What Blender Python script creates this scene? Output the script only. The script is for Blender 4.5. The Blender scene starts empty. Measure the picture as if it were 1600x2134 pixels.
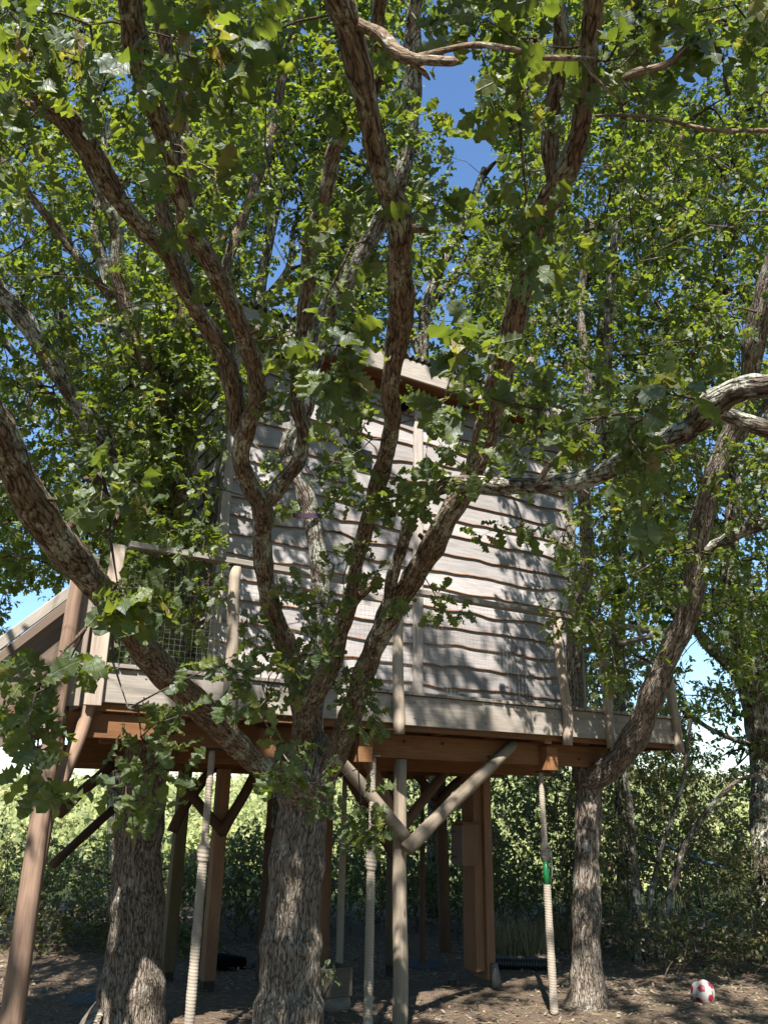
import bpy, math, random
import numpy as np
from math import radians as rad, pi
from mathutils import Vector, Matrix

rng = np.random.default_rng(7)
random.seed(7)
scene = bpy.context.scene
COL = scene.collection

# ------------------------------------------------------------------ camera, world, sun, exposure
F = 1680.0; PITCH = rad(19.8); ROLL = rad(.95); CAMH = 1.7
cp, sp = math.cos(PITCH), math.sin(PITCH); cr, sr = math.cos(ROLL), math.sin(ROLL)
_r = np.array([1., 0, 0]); _u = np.array([0, -sp, cp]); CZ = np.array([0, cp, sp])
CX = cr*_r + sr*_u; CY = -sr*_r + cr*_u
CAM = np.array([0, 0, CAMH])
cam_data = bpy.data.cameras.new('camera'); cam = bpy.data.objects.new('camera', cam_data); COL.objects.link(cam)
cam_data.sensor_fit = 'HORIZONTAL'; cam_data.sensor_width = 36.0; cam_data.lens = F/1600*36
cam_data.clip_start = .05; cam_data.clip_end = 2000
cam.matrix_world = Matrix(((CX[0], CY[0], -CZ[0], 0), (CX[1], CY[1], -CZ[1], 0), (CX[2], CY[2], -CZ[2], CAMH), (0, 0, 0, 1)))
scene.camera = cam
SUN_EL = 49.0; SUN_AZ = 186.0          # azimuth clockwise from +Y (the view direction): the sun is behind the camera, a little left
w = bpy.data.worlds.new('World'); scene.world = w; w.use_nodes = True
nt = w.node_tree; bg = nt.nodes['Background']
sky = nt.nodes.new('ShaderNodeTexSky'); sky.sky_type = 'NISHITA'; sky.sun_disc = False
sky.sun_elevation = rad(SUN_EL); sky.sun_rotation = rad(SUN_AZ); sky.air_density = 1.3; sky.dust_density = 0; sky.ozone_density = 8
nt.links.new(sky.outputs[0], bg.inputs[0]); bg.inputs[1].default_value = .09
sd = bpy.data.lights.new('sun', 'SUN'); sd.energy = 5.0; sd.angle = rad(.53); sd.color = (1, .95, .87)
so = bpy.data.objects.new('sun', sd); COL.objects.link(so)
SD = Vector((math.sin(rad(SUN_AZ))*math.cos(rad(SUN_EL)), math.cos(rad(SUN_AZ))*math.cos(rad(SUN_EL)), math.sin(rad(SUN_EL))))
so.rotation_euler = SD.to_track_quat('Z', 'Y').to_euler()
scene.view_settings.view_transform = 'Standard'; scene.view_settings.look = 'None'
scene.view_settings.exposure = 1.4; scene.view_settings.gamma = 1

# ------------------------------------------------------------------ measuring helpers (photo pixel -> place)
def ray(x, y): return (x-800)/F*CX-(y-1067)/F*CY+CZ
def P(x, y, D): return CAM+D*ray(x, y)
def PY(x, y, Y): d = ray(x, y); return CAM+d*(Y/d[1])
def G(x, y, h=0.): d = ray(x, y); return CAM+d*((h-CAMH)/d[2])
def proj(q):
    q = np.asarray(q)-CAM; z = q@CZ; zz = np.where(z > .05, z, .05)
    return 800+F*(q@CX)/zz, 1067-F*(q@CY)/zz, z
HA = rad(30.5); HO = np.array([-1.93, 5.63, 0]); HU = np.array([math.cos(HA), math.sin(HA), 0]); HV = np.array([-math.sin(HA), math.cos(HA), 0])
def HL(x, y, v):                        # pixel on the plane v metres behind the deck's front, in house coordinates
    d = ray(x, y); t = ((HO+v*HV-CAM)@HV)/(d@HV); p = CAM+d*t-HO
    return np.array([p@HU, v, p[2]])
def HW(u, v, z): return HO+u*HU+v*HV+np.array([0, 0, z])

# ------------------------------------------------------------------ object helpers
def tag(o, label=None, cat=None, group=None, kind=None):
    if label: o['label'] = label
    if cat: o['category'] = cat
    if group: o['group'] = group
    if kind: o['kind'] = kind
    return o
def empty(name, loc=(0, 0, 0), rz=0.):
    o = bpy.data.objects.new(name, None); COL.objects.link(o); o.location = loc; o.rotation_euler = (0, 0, rz); o.empty_display_size = .2
    return o
def link(name, me, parent=None, loc=(0, 0, 0), rot=(0, 0, 0), kind=None):
    o = bpy.data.objects.new(name, me); COL.objects.link(o); o.location = loc; o.rotation_euler = rot
    if parent: o.parent = parent
    if kind: o['kind'] = kind
    return o
def mesh(name, verts, faces, mats, fm=None, smooth=False, attrs=None):
    """verts (N,3); faces (M,4) or (M,3) array or a list of both"""
    me = bpy.data.meshes.new(name); verts = np.ascontiguousarray(verts, np.float32)
    me.vertices.add(len(verts)); me.vertices.foreach_set('co', verts.ravel())
    if isinstance(faces, np.ndarray):
        k = faces.shape[1]; n = len(faces)
        me.loops.add(n*k); me.loops.foreach_set('vertex_index', np.ascontiguousarray(faces, np.int32).ravel())
        me.polygons.add(n); me.polygons.foreach_set('loop_start', np.arange(0, n*k, k, dtype=np.int32))
    else:
        flat = [i for f in faces for i in f]; n = len(faces); st = np.cumsum([0]+[len(f) for f in faces[:-1]]).astype(np.int32)
        me.loops.add(len(flat)); me.loops.foreach_set('vertex_index', np.array(flat, np.int32))
        me.polygons.add(n); me.polygons.foreach_set('loop_start', st)
    for m in (mats if isinstance(mats, (list, tuple)) else [mats]): me.materials.append(m)
    if fm is not None: me.polygons.foreach_set('material_index', np.asarray(fm, np.int32))
    me.polygons.foreach_set('use_smooth', np.full(n, smooth, bool))
    for k2, a in (attrs or {}).items():
        a = np.asarray(a, np.float32)
        if a.ndim == 1: at = me.attributes.new(k2, 'FLOAT', 'POINT'); at.data.foreach_set('value', a)
        else: at = me.attributes.new(k2, 'FLOAT_VECTOR', 'POINT'); at.data.foreach_set('vector', np.ascontiguousarray(a).ravel())
    me.update(calc_edges=True)
    return me
class MB:                                # collects pieces into one mesh
    def __init__(s): s.v = []; s.f = []; s.m = []; s.a = []; s.n = 0
    def add(s, v, f, m=0, a=None):
        v = np.asarray(v, float); s.v.append(v); s.f += [tuple(int(i)+s.n for i in q) for q in f]; s.m += [m]*len(f); s.n += len(v)
        s.a.append(np.asarray(a, float) if a is not None else v)
        return s
    def box(s, a, b, m=0, M=None, bev=.0):
        x0, y0, z0 = a; x1, y1, z1 = b; e = bev
        if e <= 0:
            v = np.array([(x, y, z) for z in (z0, z1) for x, y in ((x0, y0), (x1, y0), (x1, y1), (x0, y1))], float)
            f = [(3, 2, 1, 0), (4, 5, 6, 7), (0, 1, 5, 4), (1, 2, 6, 5), (2, 3, 7, 6), (3, 0, 4, 7)]
        else:
            ring = lambda z, q: [(x0+q, y0+q, z), (x1-q, y0+q, z), (x1-q, y1-q, z), (x0+q, y1-q, z)]
            o8 = lambda z: [(x0+e, y0, z), (x1-e, y0, z), (x1, y0+e, z), (x1, y1-e, z), (x1-e, y1, z), (x0+e, y1, z), (x0, y1-e, z), (x0, y0+e, z)]
            v = np.array(ring(z0, e)+o8(z0+e)+o8(z1-e)+ring(z1, e), float)
            f = [(3, 2, 1, 0), (20, 21, 22, 23)]
            for i in range(8): f.append((4+i, 4+(i+1) % 8, 12+(i+1) % 8, 12+i))
            for i in range(4):
                j = (i+1) % 4
                f += [(i, j, 4+2*i+1, 4+2*i), (j, 4+(2*i+2) % 8, 4+2*i+1), (20+j, 20+i, 12+2*i, 12+2*i+1), (20+j, 12+2*i+1, 12+(2*i+2) % 8)]
        if M is not None: v = v@M[:3, :3].T+M[:3, 3]
        return s.add(v, f, m)
    def tube(s, pts, rad_, sides=8, m=0, **k):
        v, f, b = tube(pts, rad_, sides, **k); return s.add(v, f, m, b)
    def build(s, name, mats, parent=None, smooth=False, kind=None, loc=(0, 0, 0), rot=(0, 0, 0)):
        me = mesh(name, np.vstack(s.v), s.f, mats, s.m, smooth, {'bk': np.vstack(s.a)})
        return link(name, me, parent, loc, rot, kind)
def catmull(pts, per):
    pts = np.asarray(pts, float)
    if len(pts) < 3:
        t = np.linspace(0, 1, per*(len(pts)-1)+1)[:, None]; return pts[0]*(1-t)+pts[-1]*t
    p = np.vstack([2*pts[0]-pts[1], pts, 2*pts[-1]-pts[-2]]); out = []
    for i in range(1, len(p)-2):
        t = np.linspace(0, 1, per, endpoint=False)[:, None]; a, b, c, d = p[i-1:i+3]
        out.append(.5*((2*b)+(-a+c)*t+(2*a-5*b+4*c-d)*t*t+(-a+3*b-3*c+d)*t**3))
    out.append(p[-2][None]); return np.vstack(out)
def tube(pts, r, sides=8, lump=0., seed=0, cap=True, helix=None, ridge=0.):
    pts = np.asarray(pts, float); n = len(pts); r = np.broadcast_to(np.asarray(r, float), (n,)).copy()
    tan = np.gradient(pts, axis=0); tan /= np.linalg.norm(tan, axis=1)[:, None]+1e-9
    ref = np.array([1., 0, 0]) if abs(tan[0][0]) < .8 else np.array([0, 1., 0])
    N = np.zeros((n, 3)); a = ref-tan[0]*(ref@tan[0]); N[0] = a/np.linalg.norm(a)
    for i in range(1, n):
        a = N[i-1]-tan[i]*(N[i-1]@tan[i]); N[i] = a/(np.linalg.norm(a)+1e-9)
    B = np.cross(tan, N); th = np.arange(sides)/sides*2*pi
    L = np.concatenate([[0], np.cumsum(np.linalg.norm(np.diff(pts, axis=0), axis=1))])
    R = np.repeat(r[:, None], sides, 1)
    g = np.random.default_rng(seed)
    if lump:
        q = 0
        for k in range(7):
            m = g.integers(1, 6); q = q+math.cos(g.random()*6)*0+np.cos(m*th[None]+g.random()*6.3+L[:, None]*g.normal()*2/(r.mean()+.03)*.35)*g.uniform(.3, 1)/m**.5
        R = R*(1+lump*q*.5)
    if ridge:
        q = 0
        for k in range(14):
            m = g.integers(9, 26); q = q+np.cos(m*th[None]+g.random()*6.3+np.cos(L[:, None]*g.uniform(4, 14)+g.random()*6)*g.uniform(.6, 2))
        R = R+ridge*np.clip(q*.25, -1, 1)
    if helix: R = R+helix[1]*np.abs(np.sin(pi*(L[:, None]/helix[0]+th[None]/(2*pi))))
    c, s_ = np.cos(th), np.sin(th)
    V = pts[:, None]+R[..., None]*(c[None, :, None]*N[:, None]+s_[None, :, None]*B[:, None])
    bk = np.stack([R*c[None], R*s_[None], np.repeat(L[:, None], sides, 1)], -1).reshape(-1, 3)
    V = V.reshape(-1, 3); i = np.arange(n-1)[:, None]*sides; j = np.arange(sides)[None]; j2 = (j+1) % sides
    f = np.stack([i+j, i+j2, i+sides+j2, i+sides+j], -1).reshape(-1, 4)
    f = [tuple(q) for q in f.tolist()]
    if cap: f += [tuple(range(sides-1, -1, -1)), tuple(range((n-1)*sides, n*sides))]
    return V, f, bk

# ------------------------------------------------------------------ materials
def newmat(name):
    m = bpy.data.materials.new(name); m.use_nodes = True; nt = m.node_tree; nt.nodes.clear()
    o = nt.nodes.new('ShaderNodeOutputMaterial'); b = nt.nodes.new('ShaderNodeBsdfPrincipled'); nt.links.new(b.outputs[0], o.inputs[0])
    b.inputs['Roughness'].default_value = .8; b.inputs['Specular IOR Level'].default_value = .3
    return m, nt, b, o
class N:
    def __init__(s, nt): s.nt = nt
    def __call__(s, t, **k):
        n = s.nt.nodes.new(t)
        for a, b in k.items(): setattr(n, a, b)
        return n
    def l(s, a, b): s.nt.links.new(a, b)
    def noise(s, vec, scale, detail=5, rough=.55, dist=0):
        n = s('ShaderNodeTexNoise'); n.inputs['Scale'].default_value = scale; n.inputs['Detail'].default_value = detail
        n.inputs['Roughness'].default_value = rough; n.inputs['Distortion'].default_value = dist; s.l(vec, n.inputs['Vector']); return n.outputs['Fac']
    def scale(s, vec, sc):
        n = s('ShaderNodeMapping'); n.inputs['Scale'].default_value = sc; s.l(vec, n.inputs['Vector']); return n.outputs[0]
    def ramp(s, fac, stops):
        n = s('ShaderNodeValToRGB'); e = n.color_ramp.elements
        while len(e) < len(stops): e.new(.5)
        for q, (p, c) in zip(e, stops): q.position = p; q.color = (*c, 1) if len(c) == 3 else c
        s.l(fac, n.inputs[0]); return n.outputs[0]
    def mix(s, fac, a, b, mode='MIX'):
        n = s('ShaderNodeMix'); n.data_type = 'RGBA'; n.blend_type = mode
        for sock, x in ((n.inputs[0], fac), (n.inputs[6], a), (n.inputs[7], b)):
            if hasattr(x, 'links'): s.l(x, sock)
            else: sock.default_value = x if isinstance(x, (int, float)) else (*x, 1)
        return n.outputs[2]
    def math(s, op, a, b=0.):
        n = s('ShaderNodeMath'); n.operation = op
        for i, x in ((0, a), (1, b)):
            if hasattr(x, 'links'): s.l(x, n.inputs[i])
            else: n.inputs[i].default_value = x
        return n.outputs[0]
    def bump(s, h, dist, strength=1.):
        n = s('ShaderNodeBump'); n.inputs['Distance'].default_value = dist; n.inputs['Strength'].default_value = strength; s.l(h, n.inputs['Height']); return n.outputs[0]
    def objcoord(s):
        t = s('ShaderNodeTexCoord'); i = s('ShaderNodeObjectInfo'); a = s('ShaderNodeVectorMath'); a.operation = 'SCALE'
        c = s('ShaderNodeCombineXYZ'); s.l(i.outputs['Random'], c.inputs[0]); s.l(i.outputs['Random'], c.inputs[1]); c.inputs[2].default_value = .3
        s.l(c.outputs[0], a.inputs[0]); a.inputs['Scale'].default_value = 37.
        b = s('ShaderNodeVectorMath'); b.operation = 'ADD'; s.l(t.outputs['Object'], b.inputs[0]); s.l(a.outputs[0], b.inputs[1])
        return b.outputs[0], i.outputs['Random']
    def attr(s, name): n = s('ShaderNodeAttribute'); n.attribute_name = name; return n
def bark(name, ridge, mid, dark, lichen, lich_amt, fs=34., depth=.012):
    m, nt, b, o = newmat(name); n = N(nt); v = n.attr('bk').outputs['Vector']
    dn = n('ShaderNodeTexNoise'); dn.inputs['Scale'].default_value = 9; dn.inputs['Detail'].default_value = 3; n.l(v, dn.inputs['Vector'])
    mx = n('ShaderNodeMix'); mx.data_type = 'VECTOR'; mx.inputs[0].default_value = .035; n.l(v, mx.inputs[4]); n.l(dn.outputs['Color'], mx.inputs[5]); v2 = mx.outputs[1]
    def rid(sc, zs, k, dt):
        q = n.noise(n.scale(v2, (1, 1, zs)), sc, 3, .5, dt); return n.math('MINIMUM', n.math('MULTIPLY', n.math('ABSOLUTE', n.math('SUBTRACT', q, .5)), k), 1.)
    e = rid(fs*1.15, .11, 6., .5); e2 = rid(fs*2.6, .16, 5., .4)
    vo = n('ShaderNodeTexVoronoi'); vo.feature = 'DISTANCE_TO_EDGE'; vo.inputs['Scale'].default_value = fs*1.7; n.l(n.scale(v2, (1, 1, .24)), vo.inputs['Vector'])
    e3 = n.math('MINIMUM', n.math('MULTIPLY', vo.outputs['Distance'], 5.), 1.)
    ns = n.noise(n.scale(v, (1, 1, .5)), 90, 6, .7)
    h = n.math('ADD', n.math('ADD', n.math('MULTIPLY', e, .36), n.math('MULTIPLY', e3, .26)), n.math('ADD', n.math('MULTIPLY', e2, .20), n.math('MULTIPLY', ns, .30)))
    c = n.ramp(h, [(.27, dark), (.48, mid), (.82, ridge), (1.0, tuple(min(1, x*1.25) for x in ridge))])
    big = n.noise(v, 3.1, 4, .6)
    c = n.mix(n.math('MULTIPLY', big, .5), c, tuple(x*.55 for x in mid))
    li = n.noise(v, 7., 6, .72); li2 = n.noise(v, 45, 4, .7)
    lf = n.ramp(n.math('ADD', n.math('MULTIPLY', li, .75), n.math('MULTIPLY', li2, .25)), [(.56-lich_amt, (0, 0, 0)), (.60-lich_amt, (1, 1, 1))])
    lf = n.math('MULTIPLY', lf, n.ramp(h, [(.3, (.1,)*3), (.55, (1,)*3)]))
    c = n.mix(lf, c, lichen)
    n.l(c, b.inputs['Base Color']); b.inputs['Roughness'].default_value = .9; b.inputs['Specular IOR Level'].default_value = .15
    hh = n.math('ADD', h, n.math('MULTIPLY', lf, n.math('MULTIPLY', li2, .3)))
    n.l(n.bump(hh, depth), b.inputs['Normal'])
    return m
M_BARK = bark('oak_bark_brown', (.40, .31, .23), (.20, .145, .10), (.025, .014, .009), (.46, .46, .37), .035, 36, .018)
M_BARKG = bark('oak_bark_grey', (.48, .41, .345), (.23, .185, .145), (.022, .016, .012), (.46, .45, .40), .0, 30, .030)
M_BARKB = bark('oak_bark_lichen', (.29, .24, .195), (.125, .10, .078), (.02, .015, .01), (.48, .48, .40), .07, 28, .018)
M_TWIG = bark('twig_bark', (.16, .12, .09), (.09, .065, .045), (.04, .03, .02), (.3, .3, .24), .02, 80, .003)
M_DEAD = bark('dead_branch_bark', (.36, .29, .22), (.22, .16, .11), (.07, .045, .03), (.45, .44, .38), .02, 60, .004)

def wood(name, light, darkc, axis='X', grain=1., knots=True, rough=.8, coord='obj', grey=None, bd=.002):
    m, nt, b, o = newmat(name); n = N(nt)
    if coord == 'obj': v, rnd = n.objcoord()
    else:
        v = n.attr('bk').outputs['Vector']; oi = n('ShaderNodeObjectInfo'); rnd = oi.outputs['Random']
        a = n('ShaderNodeVectorMath'); a.operation = 'ADD'; cc = n('ShaderNodeCombineXYZ'); n.l(n.math('MULTIPLY', rnd, 31.), cc.inputs[2]); n.l(v, a.inputs[0]); n.l(cc.outputs[0], a.inputs[1]); v = a.outputs[0]
    sc = {'X': (.06, 1, 1), 'Y': (1, .06, 1), 'Z': (1, 1, .06)}[axis]
    sc2 = {'X': (.25, 1, 1), 'Y': (1, .25, 1), 'Z': (1, 1, .25)}[axis]
    g = n.noise(n.scale(v, sc), 70*grain, 5, .6, .6); g2 = n.noise(n.scale(v, sc), 220*grain, 3, .6)
    big = n.noise(n.scale(v, sc2), 4, 4, .6)
    f = n.math('ADD', n.math('MULTIPLY', g, .55), n.math('ADD', n.math('MULTIPLY', g2, .2), n.math('MULTIPLY', big, .3)))
    c = n.ramp(f, [(.34, darkc), (.62, light), (.8, tuple(min(1, x*1.15) for x in light))])
    hsv = n('ShaderNodeHueSaturation'); n.l(c, hsv.inputs['Color']); n.l(n.math('ADD', n.math('MULTIPLY', rnd, .42), .77), hsv.inputs['Value']); c = hsv.outputs[0]
    st = n.ramp(n.noise(n.scale(v, sc2), 2.2, 5, .7), [(.52, (0,)*3), (.7, (1,)*3)])
    c = n.mix(n.math('MULTIPLY', st, .45), c, grey if grey else tuple(x*.45 for x in light))
    if knots:
        vo = n('ShaderNodeTexVoronoi'); vo.inputs['Scale'].default_value = 3.3; n.l(n.scale(v, {'X': (.45, 1, 1), 'Y': (1, .45, 1), 'Z': (1, 1, .45)}[axis]), vo.inputs['Vector'])
        k = n.ramp(vo.outputs['Distance'], [(.035, (1,)*3), (.075, (0,)*3)])
        c = n.mix(n.math('MULTIPLY', k, .75), c, tuple(x*.25 for x in darkc))
    n.l(c, b.inputs['Base Color']); b.inputs['Roughness'].default_value = rough
    n.l(n.bump(f, bd), b.inputs['Normal'])
    return m
M_WALL = wood('weathered_cladding', (.375, .35, .345), (.195, .172, .165), 'X')
M_EDGE = wood('raw_orange_wood_edge', (.26, .125, .06), (.09, .04, .02), 'X', knots=False)
M_GREYX = wood('weathered_timber', (.36, .32, .28), (.19, .16, .13), 'X', grey=(.15, .15, .12))
M_GREYY = wood('weathered_deck_timber', (.30, .26, .22), (.14, .12, .10), 'Y')
M_GREYZ = wood('weathered_upright_timber', (.40, .33, .27), (.20, .155, .12), 'Z')
M_PALEZ = wood('pale_upright_board', (.47, .42, .385), (.27, .22, .19), 'Z')
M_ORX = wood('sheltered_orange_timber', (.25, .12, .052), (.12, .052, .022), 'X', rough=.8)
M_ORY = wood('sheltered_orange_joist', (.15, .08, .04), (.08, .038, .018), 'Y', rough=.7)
M_ORZ = wood('sheltered_orange_post', (.27, .15, .085), (.14, .07, .04), 'Z', rough=.65)
M_GRNZ = wood('green_stained_post', (.17, .13, .07), (.07, .06, .03), 'Z')
M_LOG = wood('debarked_log', (.34, .28, .215), (.18, .135, .095), 'Z', coord='bk', grain=.7, bd=.003)
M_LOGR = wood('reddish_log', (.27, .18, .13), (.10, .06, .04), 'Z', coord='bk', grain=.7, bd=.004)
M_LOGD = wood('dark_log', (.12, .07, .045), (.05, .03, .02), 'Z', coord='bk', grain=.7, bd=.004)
M_LOGG = wood('grey_half_log', (.40, .33, .26), (.2, .15, .11), 'Z', coord='bk', grain=.8, bd=.003)

def simple(name, col, rough=.6, metal=0., spec=.4, var=.25, scale=12., bumpd=.001):
    m, nt, b, o = newmat(name); n = N(nt); v, r = n.objcoord()
    f = n.noise(v, scale, 6, .65); c = n.mix(n.math('MULTIPLY', f, var*2), col, tuple(x*.45 for x in col))
    n.l(c, b.inputs['Base Color']); b.inputs['Roughness'].default_value = rough; b.inputs['Metallic'].default_value = metal; b.inputs['Specular IOR Level'].default_value = spec
    n.l(n.bump(n.noise(v, scale*6, 4, .6), bumpd), b.inputs['Normal'])
    return m
M_WIRE = simple('galvanised_wire', (.34, .34, .32), .45, .6)
M_ROPE = simple('hemp_rope', (.40, .345, .28), .95, 0, .1, .35, 25, .002)
M_GREEN = simple('green_paint', (.01, .16, .05), .35, 0, .5, .2)
M_STEEL = simple('grey_steel', (.3, .3, .3), .5, .7)
M_DKSTEEL = simple('dark_steel', (.05, .045, .04), .6, .5)
M_BLACK = simple('black_plastic', (.012, .012, .014), .38, 0, .5, .1)
M_HOLE = simple('dark_opening', (.004, .004, .004), .9, 0, .05, .1)
M_ROOF = simple('corrugated_roofing', (.17, .17, .165), .7, 0, .2, .3)
M_STONE = simple('pale_stone', (.24, .21, .18), .9, 0, .1, .4, 8, .006)
M_CONC = simple('concrete_disc', (.10, .11, .12), .9, 0, .1, .4, 8, .004)
M_GREYPAINT = simple('grey_brown_paint', (.17, .13, .115), .6, 0, .3, .2)
M_PURPLE = simple('purple_strap', (.09, .055, .08), .8, 0, .1)
M_BLUE = simple('blue_plastic', (.07, .13, .17), .5, 0, .4)
M_PIPEGREY = simple('grey_pipe', (.17, .16, .15), .5, 0, .4)
M_WHITE = simple('ball_white', (.50, .48, .45), .5, 0, .4, .35, 9)
M_RED = simple('ball_red', (.30, .012, .04), .4, 0, .5, .1)
M_BGREY = simple('ball_grey', (.13, .13, .13), .45, 0, .5, .1)

def leafmat(name, stops, trans, tf=.42, veins=False, rough=.42):
    m, nt, b, o = newmat(name); n = N(nt); nt.nodes.remove(b)
    t = n.attr('tint').outputs['Fac']; oi = n('ShaderNodeObjectInfo')
    g = n('ShaderNodeNewGeometry')
    if veins:
        t = n.math('FRACT', n.math('ADD', t, n.math('MULTIPLY', oi.outputs['Random'], .93)))
    c = n.ramp(t, stops); tr = n.mix(.55, n.mix(1., c, (2.6, 2.5, 1.5), 'MULTIPLY'), trans)
    if veins:
        lv = n.attr('luv').outputs['Vector']; s = n('ShaderNodeSeparateXYZ'); n.l(lv, s.inputs[0])
        ax = n.math('ABSOLUTE', s.outputs[0]); mid = n.ramp(ax, [(.006, (1,)*3), (.022, (0,)*3)])
        ph = n.math('SINE', n.math('MULTIPLY', n.math('SUBTRACT', s.outputs[1], n.math('MULTIPLY', ax, 1.1)), 46.))
        la = n.ramp(ph, [(.93, (0,)*3), (1., (.8,)*3)]); ve = n.math('MAXIMUM', mid, la)
        c = n.mix(n.math('MULTIPLY', ve, .55), c, (.16, .20, .08))
        ns = n.noise(lv, 9, 4); c = n.mix(n.math('MULTIPLY', ns, .45), c, (.03, .055, .012))
        nrm = n.bump(n.math('MULTIPLY', ve, -1.), .002)
    c = n.mix(g.outputs['Backfacing'], c, n.mix(.30, c, (.14, .15, .07)))
    d = n('ShaderNodeBsdfDiffuse'); n.l(c, d.inputs[0]); tl = n('ShaderNodeBsdfTranslucent'); n.l(tr, tl.inputs[0])
    gl = n('ShaderNodeBsdfGlossy'); gl.inputs['Roughness'].default_value = rough+.12; gl.inputs[0].default_value = (.9, .95, 1, 1)
    if veins: n.l(nrm, d.inputs['Normal']); n.l(nrm, gl.inputs['Normal'])
    m1 = n('ShaderNodeMixShader'); m1.inputs[0].default_value = tf; n.l(d.outputs[0], m1.inputs[1]); n.l(tl.outputs[0], m1.inputs[2])
    lw = n('ShaderNodeLayerWeight'); lw.inputs[0].default_value = .18
    m2 = n('ShaderNodeMixShader'); n.l(n.math('ADD', n.math('MULTIPLY', lw.outputs['Facing'], .10), .035), m2.inputs[0]); n.l(m1.outputs[0], m2.inputs[1]); n.l(gl.outputs[0], m2.inputs[2])
    n.l(m2.outputs[0], o.inputs[0])
    return m
GREENS = [(0, (.022, .037, .007)), (.4, (.040, .063, .010)), (.72, (.074, .10, .014)), (.93, (.16, .17, .022)), (.975, (.24, .17, .05)), (1, (.20, .09, .035))]
M_LEAF = leafmat('oak_leaf', GREENS, (.40, .52, .035), .48)
M_LEAFN = leafmat('oak_leaf_near', GREENS, (.33, .43, .035), .42, veins=True)
M_BUSH = leafmat('bush_leaf', [(0, (.03, .042, .010)), (.5, (.070, .083, .020)), (.8, (.15, .145, .035)), (.93, (.24, .18, .08)), (1, (.32, .17, .09))], (.3, .34, .05), .35, rough=.5)
M_SCRUB = leafmat('hill_scrub', [(0, (.12, .145, .045)), (.5, (.25, .28, .08)), (1, (.38, .36, .14))], (.48, .52, .12), .3, rough=.7)
M_LITTER = leafmat('dead_leaf', [(0, (.10, .065, .045)), (.5, (.22, .15, .10)), (.85, (.34, .26, .19)), (1, (.12, .14, .05))], (.2, .13, .06), .15, rough=.8)
M_STRAW = leafmat('dry_grass', [(0, (.13, .12, .05)), (.5, (.28, .22, .11)), (1, (.4, .33, .2))], (.25, .2, .08), .2, rough=.8)

# ------------------------------------------------------------------ ground, hill
def height(x, y):
    r = np.hypot(x, y)
    base = .03*np.sin(x*1.3+.7)*np.cos(y*1.1)+.015*np.sin(x*4.1+y*2.7)
    hill = 2.6*np.clip((y-26)/60, 0, 1)**1.3+1.2*np.sin(x*.06+1)*np.clip((y-30)/40, 0, 1)+.5*np.sin(x*.17+y*.09)*np.clip((y-30)/40, 0, 1)
    dip = -.9*np.clip((y-15)/9, 0, 1)*np.clip((50-y)/20, 0, 1)
    return base*np.clip(2-r/30, 0, 1)+hill+dip
def sheet(xs, ys, hf):
    X, Y = np.meshgrid(xs, ys); V = np.stack([X, Y, hf(X, Y)], -1).reshape(-1, 3); nx, ny = len(xs), len(ys)
    i = np.arange(ny-1)[:, None]*nx+np.arange(nx-1)[None]; f = np.stack([i, i+1, i+nx+1, i+nx], -1).reshape(-1, 4); return V, f
m, nt2, b, o = newmat('dry_earth'); n = N(nt2); tc = n('ShaderNodeTexCoord').outputs['Object']
f1 = n.noise(tc, 1.3, 6, .6); f2 = n.noise(tc, 45, 6, .75); f3 = n.noise(n.scale(tc, (1, .35, 1)), 120, 4, .7)
c = n.ramp(n.math('ADD', n.math('MULTIPLY', f2, .6), n.math('MULTIPLY', f3, .4)), [(.3, (.08, .052, .036)), (.5, (.20, .145, .105)), (.62, (.34, .255, .19)), (.75, (.46, .36, .27))])
c = n.mix(n.math('MULTIPLY', f1, .55), c, (.10, .075, .055))
sx = n('ShaderNodeSeparateXYZ'); n.l(tc, sx.inputs[0]); far = n.ramp(n.math('MULTIPLY', sx.outputs[1], .01), [(.14, (0,)*3), (.17, (1,)*3)])
c = n.mix(far, c, (.04, .05, .018)); n.l(c, b.inputs['Base Color']); b.inputs['Roughness'].default_value = .95; b.inputs['Specular IOR Level'].default_value = .1
n.l(n.bump(n.math('ADD', f2, f3), .02), b.inputs['Normal']); M_GROUND = m
xs = np.concatenate([np.linspace(-700, -30, 14), np.arange(-28, -8, 1.5), np.arange(-8, 10, .12), np.arange(10, 30, 1.5), np.linspace(32, 700, 14)])
ys = np.concatenate([np.linspace(-300, -12, 8), np.arange(-10, 4, 1.), np.arange(4, 16, .12), np.arange(16, 120, 3.), np.linspace(125, 1400, 14)])
gv, gf = sheet(xs, ys, height)
gr = link('ground', mesh('ground', gv, gf, M_GROUND, smooth=True)); tag(gr, 'dry brown earth under the trees strewn with dead leaves', kind='structure')

# ------------------------------------------------------------------ leaf templates and builders
def leaf_tpl(st, rib=True, curl=.25, cup=.25, wave=.0, seed=0):
    g = np.random.default_rng(seed); V = []; Fq = []
    for i, (t, wd) in enumerate(st):
        z = -curl*t*t+wave*g.normal()*.05
        wl = wd*g.uniform(.85, 1.15); wr = wd*g.uniform(.85, 1.15); zz = wave*g.normal(size=2)*.06
        if rib: V += [(-wl, t-.05*wd, z+cup*wl+zz[0]), (0, t, z), (wr, t-.05*wd, z+cup*wr+zz[1])]
        else: V += [(-wl, t, z), (wr, t, z)]
    k = 3 if rib else 2
    for i in range(len(st)-1):
        for j in range(k-1): Fq.append((i*k+j, i*k+j+1, (i+1)*k+j+1, (i+1)*k+j))
    return np.array(V), np.array(Fq)
OAK_HI = [(-.10, .006), (0, .02), (.09, .05), (.19, .13), (.26, .075), (.37, .21), (.45, .12), (.56, .28), (.65, .16), (.75, .27), (.83, .16), (.92, .15), (1, .02)]
OAK_MID = [(0, .02), (.22, .15), (.32, .08), (.52, .27), (.64, .14), (.8, .24), (1, .05)]
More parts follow.
